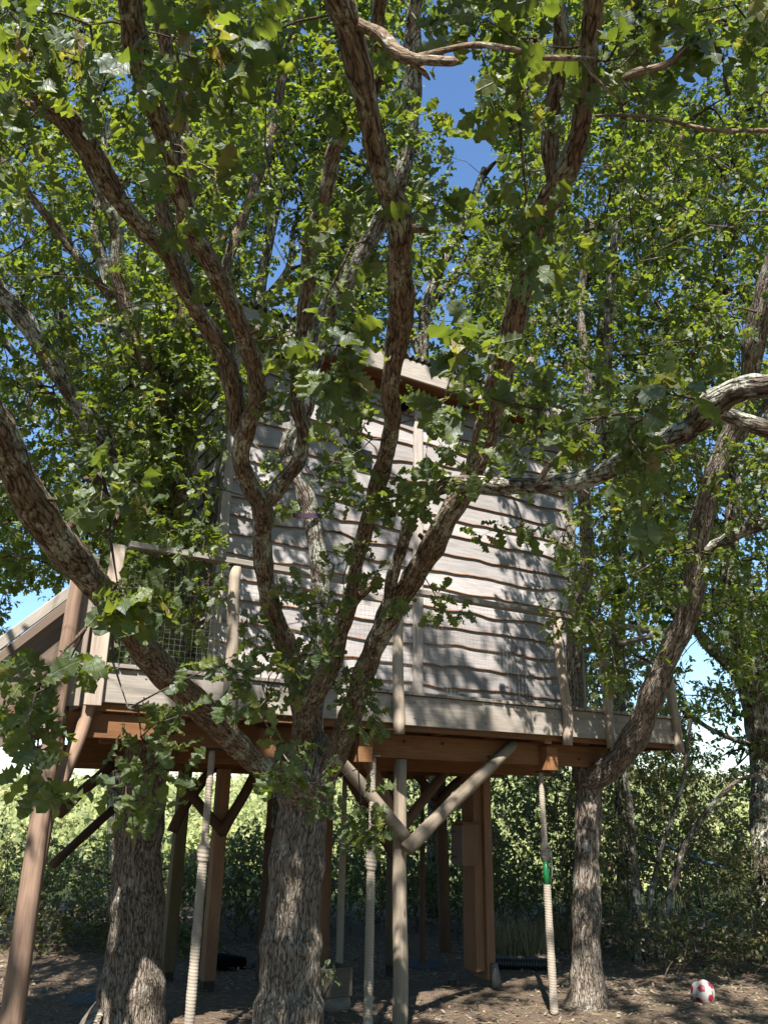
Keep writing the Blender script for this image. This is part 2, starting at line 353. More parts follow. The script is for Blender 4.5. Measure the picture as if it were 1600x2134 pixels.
OAK_LOW = [(0, .05), (.45, .26), (.6, .15), (.85, .24)]
BUSHL = [(0, .04), (.4, .3), (.75, .22), (1, .02)]
TPL_HI = [leaf_tpl(OAK_HI, True, random.uniform(-.1, .45), random.uniform(.0, .5), 1., s) for s in range(8)]
TPL_MID = [leaf_tpl(OAK_MID, False, .3, 0, .8, s) for s in range(3)]
TPL_LOW = [leaf_tpl(OAK_LOW, False, .25, 0, .6, s) for s in range(3)]
TPL_B = [leaf_tpl(BUSHL, False, .2, 0, .5, s) for s in range(3)]
def frames(a, nrm):
    a = a/np.linalg.norm(a, axis=1)[:, None]; nrm = nrm-a*np.sum(a*nrm, 1)[:, None]; nrm /= np.linalg.norm(nrm, axis=1)[:, None]+1e-9
    s = np.cross(a, nrm); return np.stack([s, a, nrm], -1)
def leaves_mesh(name, pos, R, size, tint, tpls, mat):
    Vs = []; Fs = []; T = []; U = []; off = 0; k = len(tpls); idx = np.arange(len(pos))
    for j, (tv, tf) in enumerate(tpls):
        q = idx[j::k]
        if not len(q): continue
        V = np.einsum('nij,vj->nvi', R[q], tv)*size[q, None, None]+pos[q, None]
        Vs.append(V.reshape(-1, 3)); Fs.append((tf[None]+(np.arange(len(q))*len(tv))[:, None, None]+off).reshape(-1, tf.shape[1])); off += len(q)*len(tv)
        T.append(np.repeat(tint[q], len(tv))); U.append(np.tile(tv, (len(q), 1)))
    return mesh(name, np.vstack(Vs), np.vstack(Fs), mat, attrs={'tint': np.concatenate(T), 'luv': np.vstack(U)})
def rdir(n): d = rng.normal(size=(n, 3)); return d/np.linalg.norm(d, axis=1)[:, None]
def cluster_leaves(C, D, twigs, per, spread, size, up=1.0, droop=.35):
    """C centres, D twig directions: every centre gets `twigs` twiglets of `per` leaves; returns leaf pos, axis, normal, size and twiglets"""
    n = len(C); e = rdir(n*twigs)*.75+np.repeat(D, twigs, 0)*.7; e[:, 2] += .1; e /= np.linalg.norm(e, axis=1)[:, None]
    s0 = np.repeat(C, twigs, 0)-np.repeat(D, twigs, 0)*spread*.6*rng.random((n*twigs, 1)); L = spread*rng.uniform(.6, 1.3, (n*twigs, 1)); e1 = s0+e*L
    m = n*twigs*per; t = rng.beta(4, 1.3, (m, 1)); S = np.repeat(s0, per, 0); E = np.repeat(e1, per, 0)
    pos = S+(E-S)*t; ax = np.repeat(e, per, 0)*.55+rdir(m)*.85; ax[:, 2] -= droop
    nr = rdir(m)*.62; nr[:, 2] += up; sz = size*rng.uniform(.65, 1.2, m)
    ax /= np.linalg.norm(ax, axis=1)[:, None]
    return pos+ax*.012, ax, nr, sz, (s0, e1)
def twig_mesh_parts(S, E, r0, r1, sides=3):
    a = E-S; L = np.linalg.norm(a, axis=1)[:, None]; a = a/(L+1e-9); ref = np.where(np.abs(a[:, 2:3]) < .9, np.array([[0, 0, 1.]]), np.array([[1., 0, 0]]))
    n1 = np.cross(a, ref); n1 /= np.linalg.norm(n1, axis=1)[:, None]; n2 = np.cross(a, n1); th = np.arange(sides)/sides*2*pi
    ring = np.cos(th)[None, :, None]*n1[:, None]+np.sin(th)[None, :, None]*n2[:, None]
    r0 = np.broadcast_to(r0, (len(S),))[:, None, None]; r1 = np.broadcast_to(r1, (len(S),))[:, None, None]
    V = np.concatenate([S[:, None]+ring*r0, E[:, None]+ring*r1], 1).reshape(-1, 3)
    j = np.arange(sides); f = np.stack([j, (j+1) % sides, (j+1) % sides+sides, j+sides], -1)
    return V, (f[None]+(np.arange(len(S))*2*sides)[:, None, None]).reshape(-1, 4)
def grow(skel, C, r0=.0035, jit=.18, step=.3, rmax=.035):
    """joins every centre to the nearest point of the growing skeleton by a bent branch; returns segments with radii and end directions"""
    C = np.asarray(C); sk = np.asarray(skel); d = np.array([np.min(np.linalg.norm(sk-c, axis=1)) for c in C]); order = np.argsort(d)
    cap = len(sk)+len(C)*16; pos = np.zeros((cap, 3)); own = np.full(cap, -1); pos[:len(sk)] = sk; n = len(sk)
    paths = []; par = []; D = np.zeros_like(C)
    for pi_, ci in enumerate(order):
        c = C[ci]; dd = np.linalg.norm(pos[:n]-c, axis=1); j = int(np.argmin(dd)); a = pos[j]; L = dd[j]
        k = max(2, min(14, int(L/step)+1)); t = np.linspace(0, 1, k+1)[:, None]
        mid = (a+c)/2+rng.normal(size=3)*L*jit+np.array([0, 0, L*.10])
        pts = (1-t)**2*a+2*t*(1-t)*mid+t*t*c; pts[1:-1] += rng.normal(size=(k-1, 3))*L*.025
        paths.append(pts); par.append(own[j]); pos[n:n+k] = pts[1:]; own[n:n+k] = pi_; n += k
        e = pts[-1]-pts[-2]; D[ci] = e/(np.linalg.norm(e)+1e-9)
    cnt = np.ones(len(paths))
    for i in range(len(paths)-1, -1, -1):
        if par[i] >= 0: cnt[par[i]] += cnt[i]
    S = []; E = []; R0 = []; R1 = []
    for p, q in zip(paths, cnt):
        rb = min(rmax, r0*(1+q)**.55); rr = np.linspace(rb, r0, len(p)); S.append(p[:-1]); E.append(p[1:]); R0.append(rr[:-1]); R1.append(rr[1:])
    return np.vstack(S), np.vstack(E), np.concatenate(R0), np.concatenate(R1), D

# gaps in the canopy, measured on the photo: (x, y, rx, ry, strength)
GAPS = [(950, 190, 62, 130, 1), (905, 110, 40, 90, .9), (985, 350, 60, 80, .9), (1120, 60, 40, 60, .6), (560, 560, 45, 95, .9), (590, 620, 50, 60, .9), (740, 300, 30, 60, .8), (610, 460, 40, 60, .5),
        (1425, 120, 62, 65, .95), (1470, 200, 50, 40, .6), (1250, 350, 30, 50, .7), (60, 1290, 75, 75, .95), (1490, 1470, 80, 105, .75), (1430, 1380, 60, 60, .9), (1400, 1340, 40, 50, .6), (1530, 1560, 70, 60, .9),
        (390, 110, 35, 60, .8), (250, 190, 30, 50, .6), (530, 20, 60, 50, .7), (665, 70, 30, 80, .6), (40, 720, 40, 60, .7), (190, 680, 30, 60, .6), (150, 350, 40, 30, .5), (70, 900, 40, 60, .5),
        (1200, 1110, 35, 60, .7), (1380, 600, 40, 40, .5), (880, 640, 30, 60, .7), (930, 660, 30, 50, .6), (1060, 420, 40, 80, .4), (1540, 900, 40, 50, .5), (1210, 1230, 30, 60, .5), (1475, 500, 40, 50, .4), (620, 290, 30, 60, .4)]
def keep(C, gain=1.):
    x, y, z = proj(C); pr = np.ones(len(C))
    for gx, gy, rx, ry, s in GAPS:
        q = ((x-gx)/(rx*1.08))**2+((y-gy)/(ry*1.05))**2; pr *= 1-s*gain*np.exp(-np.maximum(q-.5, 0)*1.2)*(q < 4)
    return rng.random(len(C)) < pr
def hides(C, marg=.15):                 # inside the cabin's own volume
    q = C-HO; u = q@HU; v = q@HV; return (u > .6-marg) & (u < 5.6+marg) & (v > .45-marg) & (v < 4.6+marg) & (q[:, 2] > 1.9) & (q[:, 2] < 6.3)
def limb_mesh(name, pts, mat, parent, sides, lump=.16, ridge=0., seed=0, per=8, cap=True):
    Pn = np.array([p[0] for p in pts]); R = np.array([p[1] for p in pts]); Q = catmull(Pn, per); Rr = catmull(np.stack([R, R*0, R*0], 1), per)[:, 0]
    g = np.random.default_rng(seed); t = np.linspace(0, 1, len(Q))
    Rr = np.maximum(Rr, .002)*(1+.05*np.sin(t*len(pts)*4.+g.random()*6)+.03*np.sin(t*len(pts)*9.+g.random()*6))
    v, f, b = tube(Q, Rr, sides, lump=lump, seed=seed, ridge=ridge, cap=cap)
    return link(name, mesh(name, v, f, mat, smooth=True, attrs={'bk': b+seed*3.1}), parent), Q
def px(x, y, D, wd): return (P(x, y, D), wd*.5*D/F)
def tree(root, C, twig_mat, leaf, twigs, per, spread, size, tpls, mat, nobj, skel, r0=.0035, up=1., rmax=.035, tsides=4):
    S, E, R0, R1, D = grow(skel, C, r0, rmax=rmax)
    pos, ax, nr, sz, (ts, te) = cluster_leaves(C, D, twigs, per, spread, size, up)
    V1, F1 = twig_mesh_parts(S, E, R0, R1, tsides); V2, F2 = twig_mesh_parts(ts, te, r0*.6, r0*.35, 3)
    me = mesh('twigs', np.vstack([V1, V2]), np.vstack([F1, F2+len(V1)]), twig_mat, smooth=True, attrs={'bk': np.vstack([V1, V2])})
    link('twigs', me, root, kind='stuff')
    bad = hides(pos, -.02); x, y, z = proj(pos); near = np.linalg.norm(pos-CAM, axis=1) < .9; okm = ~(bad | near)
    pos, ax, nr, sz, x, y, z = (q[okm] for q in (pos, ax, nr, sz, x, y, z))
    R = frames(ax, nr); tint = np.clip(rng.beta(2.2, 2.4, len(pos))*.95+rng.normal(size=len(pos))*.04, 0, 1); tint[rng.random(len(pos)) < .012] = 1.
    if nobj:
        vis = (x > -20) & (x < 1620) & (y > -20) & (y < 2154) & (z > .3); app = np.where(vis, sz/np.maximum(z, .1), -1); idx = np.argsort(-app)[:nobj]
        vm = LEAF_MESHES
        for i in idx:
            ob = bpy.data.objects.new('leaf', vm[random.randrange(len(vm))]); ob.parent = root
            s = float(sz[i]); Mx = R[i]*s
            ob.matrix_world = Matrix(((*Mx[0], pos[i][0]), (*Mx[1], pos[i][1]), (*Mx[2], pos[i][2]), (0, 0, 0, 1))); COL.objects.link(ob)
        k = np.ones(len(pos), bool); k[idx] = False; pos, R, sz, tint = pos[k], R[k], sz[k], tint[k]
    x, y, z = proj(pos)
    link('foliage', leaves_mesh('foliage', pos, R, sz, tint, tpls, mat), root, kind='stuff')
LEAF_MESHES = [mesh('leaf', tv, tf, M_LEAFN, smooth=True, attrs={'tint': np.full(len(tv), .12*j), 'luv': tv}) for j, (tv, tf) in enumerate(TPL_HI)]

# ------------------------------------------------------------------ the centre oak, nearest the camera
oak = empty('oak_tree', (0, 0, 0)); tag(oak, 'big many-limbed oak in front of the deck, brown limbs fanning across the view', 'tree', 'oaks round the treehouse')
def Yd(x, y, Y): return Y/ray(x, y)[1]
tr = [(PY(585, 2400, 6.02), .30), (PY(598, 2190, 6.04), .245), (PY(605, 2080, 6.05), .215), (PY(608, 1980, 6.05), .197), (PY(615, 1850, 6.05), .185), (PY(628, 1720, 6.05), .182), (PY(640, 1640, 6.05), .195), (PY(650, 1580, 6.07), .18), (PY(655, 1530, 6.08), .10)]
tr[0] = (np.array([tr[1][0][0]-.03, 6.03, -.1]), .34)
SK = []
_, q = limb_mesh('trunk', tr, M_BARKG, oak, 110, .04, .0022, 3, 26)
def L(name, pts, mat=M_BARK, sides=26, seed=0, lump=.13, sk=True, parent=None, per=9):
    kw = .90 if (parent is None and name == 'limb') else 1.
    pts = [(a, b, c, d*kw) for a, b, c, d in pts]
    o_, q_ = limb_mesh(name, [px(*p) for p in pts], mat, parent or oak, sides, lump, .0, seed, per)
    if sk: SK.append(q_[::3])
    return o_
L('limb', [(650, 1660, 5.6, 70), (590, 1620, 5.45, 62), (545, 1600, 5.3, 54), (500, 1560, 5.15, 52), (455, 1515, 4.9, 60), (400, 1460, 4.6, 66), (330, 1390, 4.2, 66), (265, 1310, 3.8, 62), (215, 1240, 3.5, 64), (150, 1165, 3.15, 76), (95, 1095, 2.9, 84), (45, 1010, 2.7, 80), (5, 910, 2.55, 74), (-45, 820, 2.4, 74), (-120, 640, 2.1, 70), (-200, 300, 1.9, 62)], seed=11)
L('limb', [(640, 1580, 5.75, 60), (631, 1525, 5.65, 50), (638, 1481, 5.55, 50), (657, 1444, 5.45, 50), (687, 1387, 5.35, 48), (704, 1331, 5.25, 44), (722, 1275, 5.1, 36), (735, 1219, 4.95, 30), (742, 1181, 4.85, 31), (757, 1125, 4.7, 35), (774, 1050, 4.5, 38), (797, 975, 4.3, 41), (809, 930, 4.1, 38), (818, 870, 3.9, 42), (812, 810, 3.75, 42), (825, 720, 3.6, 52), (838, 640, 3.4, 54), (832, 550, 3.2, 54), (832, 460, 3.0, 60), (795, 360, 2.85, 54), (775, 260, 2.7, 56), (750, 150, 2.55, 60), (725, 50, 2.45, 64), (690, -40, 2.3, 64), (640, -300, 2.0, 60)], seed=12)
L('limb', [(650, 1570, 5.9, 60), (630, 1450, 5.7, 60), (598, 1350, 5.5, 50), (574, 1294, 5.35, 46), (558, 1237, 5.2, 42), (549, 1180, 5.1, 43), (546, 1110, 5.0, 45), (545, 1060, 4.9, 48), (515, 1005, 4.75, 42), (500, 950, 4.6, 42), (515, 890, 4.45, 42), (535, 830, 4.3, 42), (530, 770, 4.2, 42), (505, 690, 4.0, 42), (470, 610, 3.8, 42), (435, 540, 3.6, 46), (400, 480, 3.45, 48), (380, 410, 3.3, 50), (360, 330, 3.15, 44), (325, 230, 3.0, 48), (290, 120, 2.8, 60), (272, 20, 2.65, 58), (262, -80, 2.5, 54), (230, -350, 2.2, 50)], seed=13)
L('limb', [(540, 1060, 4.9, 40), (580, 1015, 4.9, 40), (622, 960, 4.85, 34), (632, 900, 4.8, 34), (618, 840, 4.75, 34), (622, 760, 4.65, 34), (632, 690, 4.55, 34), (640, 600, 4.4, 36), (647, 500, 4.2, 34), (680, 400, 4.0, 34), (700, 300, 3.85, 36), (745, 235, 3.6, 38), (790, 150, 3.4, 34), (785, 60, 3.2, 34), (800, -60, 3.0, 30)], seed=14, sides=20)
L('limb', [(512, 930, 4.6, 30), (492, 880, 4.5, 40), (486, 820, 4.4, 44), (468, 740, 4.3, 46), (420, 660, 4.15, 38), (385, 600, 4.0, 40), (350, 530, 3.85, 40), (290, 465, 3.7, 42), (235, 395, 3.5, 44), (195, 320, 3.35, 46), (145, 250, 3.2, 48), (75, 185, 3.0, 46), (5, 110, 2.85, 46), (-70, 30, 2.7, 44), (-300, -150, 2.4, 40)], seed=15, sides=22)
L('limb', [(375, 600, 4.1, 26), (378, 540, 4.1, 34), (352, 480, 4.05, 34), (335, 415, 4.0, 36), (352, 375, 3.95, 30), (360, 300, 3.95, 34), (375, 220, 3.9, 34), (350, 120, 3.8, 34), (330, 20, 3.7, 34), (300, -80, 3.6, 30)], seed=16, sides=18)
L('limb', [(675, 1620, 5.7, 60), (702, 1556, 5.65, 56), (726, 1500, 5.55, 54), (749, 1444, 5.45, 52), (766, 1387, 5.3, 50), (790, 1325, 5.15, 50), (843, 1237, 4.95, 50), (863, 1200, 4.85, 53), (895, 1144, 4.7, 55), (929, 1087, 4.5, 54), (975, 1010, 4.35, 50), (1003, 930, 4.15, 54), (1025, 850, 3.95, 58), (1045, 770, 3.8, 56), (1068, 680, 3.6, 54), (1090, 590, 3.4, 50), (1110, 510, 3.2, 50), (1135, 435, 3.1, 54), (1172, 370, 3.0, 56), (1203, 290, 2.85, 46), (1218, 190, 2.7, 46), (1226, 90, 2.6, 46), (1238, -10, 2.5, 46), (1240, -300, 2.2, 50)], seed=17)
L('limb', [(1158, 400, 3.05, 34), (1146, 310, 3.0, 38), (1152, 230, 2.95, 36), (1163, 150, 2.85, 34), (1168, 70, 2.8, 34), (1160, -30, 2.7, 32)], seed=18, sides=18)
L('limb', [(655, 1560, 5.95, 46), (655, 1450, 6.0, 46), (664, 1330, 6.05, 42), (666, 1220, 6.1, 42), (658, 1125, 6.1, 42), (647, 1069, 6.1, 44), (627, 1012, 6.1, 38), (600, 960, 6.1, 32), (600, 915, 6.05, 30), (640, 850, 6.0, 32), (650, 760, 6.0, 44), (678, 660, 5.9, 50), (725, 580, 5.8, 46), (775, 490, 5.7, 40), (815, 420, 5.6, 40), (845, 330, 5.5, 36), (858, 220, 5.4, 42), (860, 120, 5.3, 44), (862, 40, 5.2, 34), (875, -60, 5.0, 32)], mat=M_BARKB, seed=19, sides=22)
L('limb', [(778, 1370, 5.2, 26), (792, 1294, 5.1, 30), (808, 1256, 5.0, 30), (818, 1200, 4.85, 28), (837, 1144, 4.7, 28), (854, 1087, 4.5, 29), (875, 1045, 4.4, 32), (910, 1018, 4.25, 34), (960, 1006, 4.1, 38), (1050, 1012, 3.85, 38), (1140, 1010, 3.6, 42), (1230, 995, 3.4, 44), (1300, 960, 3.2, 44), (1370, 925, 3.0, 50), (1440, 890, 2.85, 56), (1490, 840, 2.7, 64), (1550, 808, 2.6, 56), (1620, 798, 2.5, 50), (1750, 740, 2.3, 46)], mat=M_BARKB, seed=20, sides=24, lump=.11)
L('limb', [(1480, 850, 2.75, 34), (1530, 870, 2.75, 38), (1610, 895, 2.7, 40), (1720, 900, 2.6, 36)], mat=M_BARKB, seed=21, sides=18)
L('branch', [(722, 1290, 5.15, 22), (728, 1265, 5.1, 28), (748, 1240, 5.05, 24), (770, 1222, 5.0, 20), (776, 1216, 5.0, 14)], seed=22, sides=14)
for (x, y, D_, w_, dx, dy) in ((505, 700, 4.0, 12, 34, -14), (352, 400, 3.35, 12, -26, -22), (835, 620, 3.35, 14, 30, -12), (855, 475, 3.0, 14, 36, 4), (560, 1240, 5.2, 14, 26, -18), (1060, 720, 3.7, 12, 30, -22), (120, 1130, 3.0, 22, 50, -60), (300, 1360, 4.0, 12, -30, -16), (900, 1140, 4.7, 14, -26, -26), (240, 400, 3.5, 12, 24, -26), (648, 520, 4.2, 10, -24, -16), (700, 1350, 5.3, 12, 22, 10), (300, 480, 3.7, 10, 26, -26)):
    L('stub', [(x, y, D_, w_*1.6), (x+dx*.45, y+dy*.45, D_, w_), (x+dx, y+dy, D_-.02, w_*.7)], M_BARK, 10, int(x), .25, sk=False, per=4)
for pts in ([(690, -10, 2.5, 30), (730, 40, 2.45, 26), (790, 70, 2.4, 26), (830, 112, 2.35, 30), (870, 124, 2.3, 22), (945, 128, 2.25, 18), (950, 126, 2.25, 5)],
            [(845, 112, 2.35, 22), (875, 140, 2.33, 16), (895, 165, 2.3, 5)],
            [(865, 118, 2.32, 14), (920, 105, 2.3, 12), (985, 93, 2.3, 13), (1060, 100, 2.3, 12), (1120, 118, 2.35, 13), (1180, 120, 2.4, 12), (1240, 122, 2.5, 10)],
            [(1215, 120, 2.4, 10), (1240, 160, 2.4, 8), (1300, 215, 2.4, 4)],
            [(1205, 230, 2.7, 10), (1270, 180, 2.6, 14), (1330, 150, 2.55, 18), (1385, 135, 2.5, 14), (1440, 92, 2.45, 11), (1456, 78, 2.42, 4)],
            [(1240, 240, 2.9, 6), (1350, 242, 2.9, 8), (1480, 270, 2.9, 9), (1620, 270, 2.9, 9)],
            [(1120, 1010, 3.6, 14), (1140, 975, 3.6, 12), (1165, 950, 3.55, 10), (1200, 900, 3.5, 5)],
            [(848, 860, 3.9, 12), (870, 845, 3.9, 8), (915, 835, 3.9, 6), (930, 830, 3.9, 3)]):
    L('dead_branch', pts, M_DEAD, 10, random.randrange(99), .2, sk=False, per=5)
# growth centres: clumps seen close up (x, y, distance, spread px, count), then a scatter through the crown overhead
CL = [(265, 1240, 2.5, 60, 6), (140, 1420, 2.5, 60, 4), (60, 1560, 2.4, 60, 4), (330, 1560, 3.2, 60, 5), (250, 1650, 3.0, 40, 3), (490, 1410, 3.2, 50, 3), (600, 1560, 3.5, 50, 5), (560, 1460, 4.2, 60, 4), 
      (650, 1640, 4.6, 40, 2), (690, 740, 2.6, 40, 4), (640, 720, 2.7, 30, 2), (950, 730, 2.6, 45, 4), (930, 800, 2.7, 30, 2), (1120, 880, 2.8, 40, 3), (1225, 905, 2.6, 35, 2), (1330, 960, 2.6, 35, 3), (1300, 850, 2.6, 40, 2), (1350, 1070, 2.7, 35, 2), (1380, 840, 2.5, 40, 3),
      (170, 1010, 2.6, 50, 4), (220, 1060, 2.6, 40, 2), (1060, 520, 2.6, 45, 4), (1090, 470, 2.7, 30, 2), (740, 510, 2.8, 50, 3), (700, 590, 3.6, 40, 3), (450, 420, 2.8, 40, 3), (420, 350, 3.0, 50, 3), (110, 160, 2.3, 50, 4), (40, 60, 2.4, 50, 4), (380, 90, 2.5, 60, 5), (480, 130, 2.5, 50, 4),
      (560, 90, 2.6, 50, 4), (1060, 60, 2.6, 60, 5), (1080, 180, 2.5, 40, 3), (1000, 40, 2.6, 40, 3), (1330, 130, 2.6, 40, 3), (1350, 40, 2.6, 50, 4), (1420, 40, 2.6, 40, 3), (870, 260, 3.4, 40, 2), (890, 540, 3.2, 30, 2), (900, 400, 3.4, 50, 3), (700, 180, 3.0, 40, 3), (830, 1050, 4.1, 70, 7),
      (700, 1040, 4.6, 70, 5), (900, 1040, 3.9, 40, 3), (1000, 960, 3.6, 40, 2), (1060, 1100, 4.0, 50, 2), (900, 900, 4.2, 50, 3), (760, 1180, 4.6, 60, 4), (640, 1240, 4.9, 60, 6), (700, 900, 4.3, 40, 4), (580, 830, 4.6, 60, 4), (690, 800, 4.5, 50, 4), (740, 830, 4.4, 40, 2),
      (690, 1380, 5.1, 60, 5), (740, 1420, 5.2, 50, 4), (600, 1400, 5.1, 60, 5), (760, 1500, 5.0, 40, 3), (740, 1680, 4.8, 30, 3), (760, 1740, 4.7, 25, 3), (570, 690, 4.4, 60, 3), (760, 940, 4.2, 40, 3), (540, 1320, 5.0, 40, 3), (920, 1270, 4.6, 30, 2), (1180, 560, 3.4, 60, 3), (300, 330, 3.4, 60, 3), (30, 350, 3.2, 60, 3),
      (190, 90, 2.8, 60, 4), (500, 640, 4.2, 30, 2), (560, 700, 4.3, 40, 2),  (600, 20, 2.8, 60, 4), (900, 30, 3.0, 60, 3), (1550, 60, 2.8, 50, 3), (330, 1640, 3.4, 30, 2), (60, 1480, 2.5, 40, 2), (40, 200, 2.7, 40, 3)]
C = []
for x, y, D, sp_, k in CL:
    for _ in range(k): C.append(P(x+random.gauss(0, sp_*.55), y+random.gauss(0, sp_*.55), D*random.uniform(.93, 1.08)))
q = np.array([P(a, b, c) for a, b, c in zip(rng.uniform(-100, 1700, 200), rng.uniform(-300, 760, 200), rng.uniform(3.4, 5.6, 200))]); q = q[keep(q)][:62]
C = np.vstack([np.array(C), q])
SKA = np.vstack(SK)
tree(oak, C, M_TWIG, 0, 2, 4, .11, .115, TPL_HI, M_LEAFN, 300, SKA, r0=.0022, up=.7, rmax=.012)
# the part of the same crown that spreads above and behind the camera and shades the clearing
def over(n, lo, hi):
    q = np.array([rng.uniform(lo[i], hi[i], n) for i in range(3)]).T
    x, y, z = proj(q); vis = (z > 0) & (x > -150) & (x < 1750) & (y > -150) & (y < 2300); return q[~vis]
ov = over(6800, (-6.5, -6.5, 4.6), (7., 7.6, 12.)); f = np.sin(ov[:, 0]*1.7+1.)*np.sin(ov[:, 1]*1.4+ov[:, 2]*1.2+.5)+.35*np.sin(ov[:, 0]*4+ov[:, 2]*3.3); ov = ov[f > -.05]; ov = ov[(ov[:, 1] > 1.5) | (rng.random(len(ov)) < .38)]
tree(oak, ov, M_TWIG, 0, 3, 8, .22, .13, TPL_LOW, M_LEAF, 0, SKA, r0=.004)

def added_shade_wood(n):  # leaf ring added out of view to block low sky light
    a = rng.uniform(0, 2*pi, n); rr = rng.uniform(11, 17, n); X = rr*np.sin(a)*1.05; Y = -2+rr*np.cos(a)*1.0; Z = rng.beta(1.2, 1.4, n)*9.5+.2
    q = np.stack([X, Y, Z], 1); x, y, z = proj(q); return q[~((z > 0) & (x > -250) & (x < 1850)) & (Y < 9)]
q = added_shade_wood(11000); g_ = 4; pos = np.repeat(q, g_, 0)+rng.normal(size=(len(q)*g_, 3))*.3
wl = link('added_shade_wood', leaves_mesh('added_shade_wood', pos, frames(rdir(len(pos)), rdir(len(pos))*.8+np.array([0, 0, .8])), rng.uniform(.25, .42, len(pos)), rng.random(len(pos))*.9, TPL_LOW, M_LEAF)); tag(wl, 'unseen ring of leaves added round the near sides to cut ambient light', 'added_shade_wood', kind='stuff')

# ------------------------------------------------------------------ left oak, rising through the deck
oakl = empty('oak_tree', (0, 0, 0)); tag(oakl, 'grey-barked oak at the left whose trunk grows up through the deck behind the rail', 'tree', 'oaks round the treehouse')
base = G(275, 2150); SK = []
tl = [(np.array([-1.9, 7.25, -.1]), .42), (PY(272, 2165, 7.24), .30), (PY(275, 2060, 7.22), .245), (PY(283, 1920, 7.2), .215), (PY(285, 1800, 7.18), .20), (PY(293, 1690, 7.15), .195), (PY(305, 1600, 7.1), .19), (PY(335, 1450, 7.0), .18), (PY(362, 1320, 6.95), .175), (PY(375, 1200, 6.95), .155), (PY(372, 1100, 6.95), .15), (PY(378, 1000, 7.0), .12)]
limb_mesh('trunk', tl, M_BARKG, oakl, 100, .05, .0022, 31, 18)
for i, pts in enumerate(([(376, 1040, 6.9, 50), (388, 950, 6.9, 46), (390, 850, 6.9, 40), (385, 740, 6.8, 38), (380, 640, 6.8, 36), (378, 520, 6.7, 36), (395, 380, 6.6, 34), (385, 240, 6.5, 30), (400, 100, 6.4, 26)],
        [(365, 1200, 7.1, 40), (325, 1120, 7.1, 48), (270, 1010, 7.1, 46), (215, 920, 7.0, 40), (150, 820, 6.9, 38), (95, 735, 6.8, 40), (45, 660, 6.7, 42), (-15, 590, 6.6, 40), (-150, 400, 6.3, 36)],
        [(375, 1080, 6.9, 34), (370, 960, 6.85, 34), (350, 860, 6.8, 34), (300, 740, 6.7, 36), (265, 650, 6.6, 34), (245, 560, 6.5, 30), (238, 460, 6.4, 28), (180, 330, 6.2, 24), (120, 250, 6.0, 22), (20, 200, 5.8, 20)],
        [(320, 1130, 7.3, 50), (300, 1060, 7.4, 54), (300, 960, 7.6, 40), (305, 850, 7.8, 34), (240, 650, 8, 26), (200, 450, 8, 24), (230, 250, 8, 20)],
        [(230, 620, 6.6, 16), (150, 520, 6.5, 18), (90, 440, 6.4, 18), (0, 330, 6.2, 18)],
        [(392, 900, 6.9, 24), (430, 760, 7.1, 24), (470, 560, 7.3, 22), (560, 300, 7.4, 20), (590, 150, 7.4, 20), (630, 10, 7.3, 18)])):
    L('limb', pts, M_BARKB if i in (1, 3) else M_BARK, 18, 40+i, .15, parent=oakl)
def region(n, x0, x1, y0, y1, d0, d1, g=1.):
    q = np.array([P(a, b, c) for a, b, c in zip(rng.uniform(x0, x1, n), rng.uniform(y0, y1, n), rng.uniform(d0, d1, n))]); q = q[keep(q, g)]; return q[~hides(q, .1)]
C = np.vstack([region(640, -250, 640, -300, 1080, 6, 8.6), region(330, -100, 450, 560, 1200, 6.6, 8.6), region(190, 300, 450, 660, 1180, 6.4, 7.4), region(40, -60, 170, 1000, 1330, 7, 9), region(110, 240, 440, 1100, 1380, 6.0, 7.0, 0)])
tree(oakl, C, M_TWIG, 0, 3, 6, .17, .095, TPL_MID, M_LEAF, 300, np.vstack(SK), r0=.003, rmax=.025)

# ------------------------------------------------------------------ right oak
oakr = empty('oak_tree', (0, 0, 0)); tag(oakr, 'slim oak right of the green prop, forking below the deck', 'tree', 'oaks round the treehouse')
SK = []
trr = [(np.array([1.93, 8.42, -.08]), .26), (PY(1223, 2085, 8.4), .20), (PY(1222, 2030, 8.4), .145), (PY(1221, 1940, 8.4), .13), (PY(1222, 1820, 8.4), .125), (PY(1224, 1700, 8.4), .122), (PY(1226, 1640, 8.4), .13), (PY(1216, 1590, 8.4), .125), (PY(1205, 1540, 8.4), .105), (PY(1197, 1460, 8.4), .095), (PY(1196, 1360, 8.35), .09), (PY(1204, 1260, 8.3), .088), (PY(1222, 1180, 8.25), .08), (PY(1220, 1080, 8.2), .07), (PY(1210, 960, 8.1), .062), (PY(1225, 800, 8.0), .05), (PY(1210, 640, 7.8), .04), (PY(1235, 450, 7.6), .03)]
_, q = limb_mesh('trunk', trr, M_BARKG, oakr, 90, .07, .002, 51, 14); SK.append(q[90::4])
L('limb', [(1222, 1630, 7.95, 44), (1262, 1608, 7.8, 50), (1305, 1560, 7.6, 50), (1338, 1505, 7.45, 52), (1362, 1440, 7.3, 50), (1392, 1365, 7.2, 46), (1425, 1300, 7.1, 48), (1447, 1215, 7.0, 44), (1455, 1120, 6.9, 44), (1475, 1030, 6.8, 42), (1505, 945, 6.7, 40), (1535, 870, 6.6, 38), (1562, 790, 6.5, 40), (1572, 710, 6.4, 44), (1592, 620, 6.3, 44), (1625, 500, 6.2, 40), (1640, 300, 6, 34)], M_BARKG, 24, 52, .14, parent=oakr)
L('limb', [(1460, 1150, 6.9, 22), (1500, 1132, 6.8, 26), (1545, 1110, 6.6, 26), (1610, 1085, 6.4, 28), (1700, 1060, 6.2, 26)], M_BARKB, 14, 53, .15, parent=oakr)
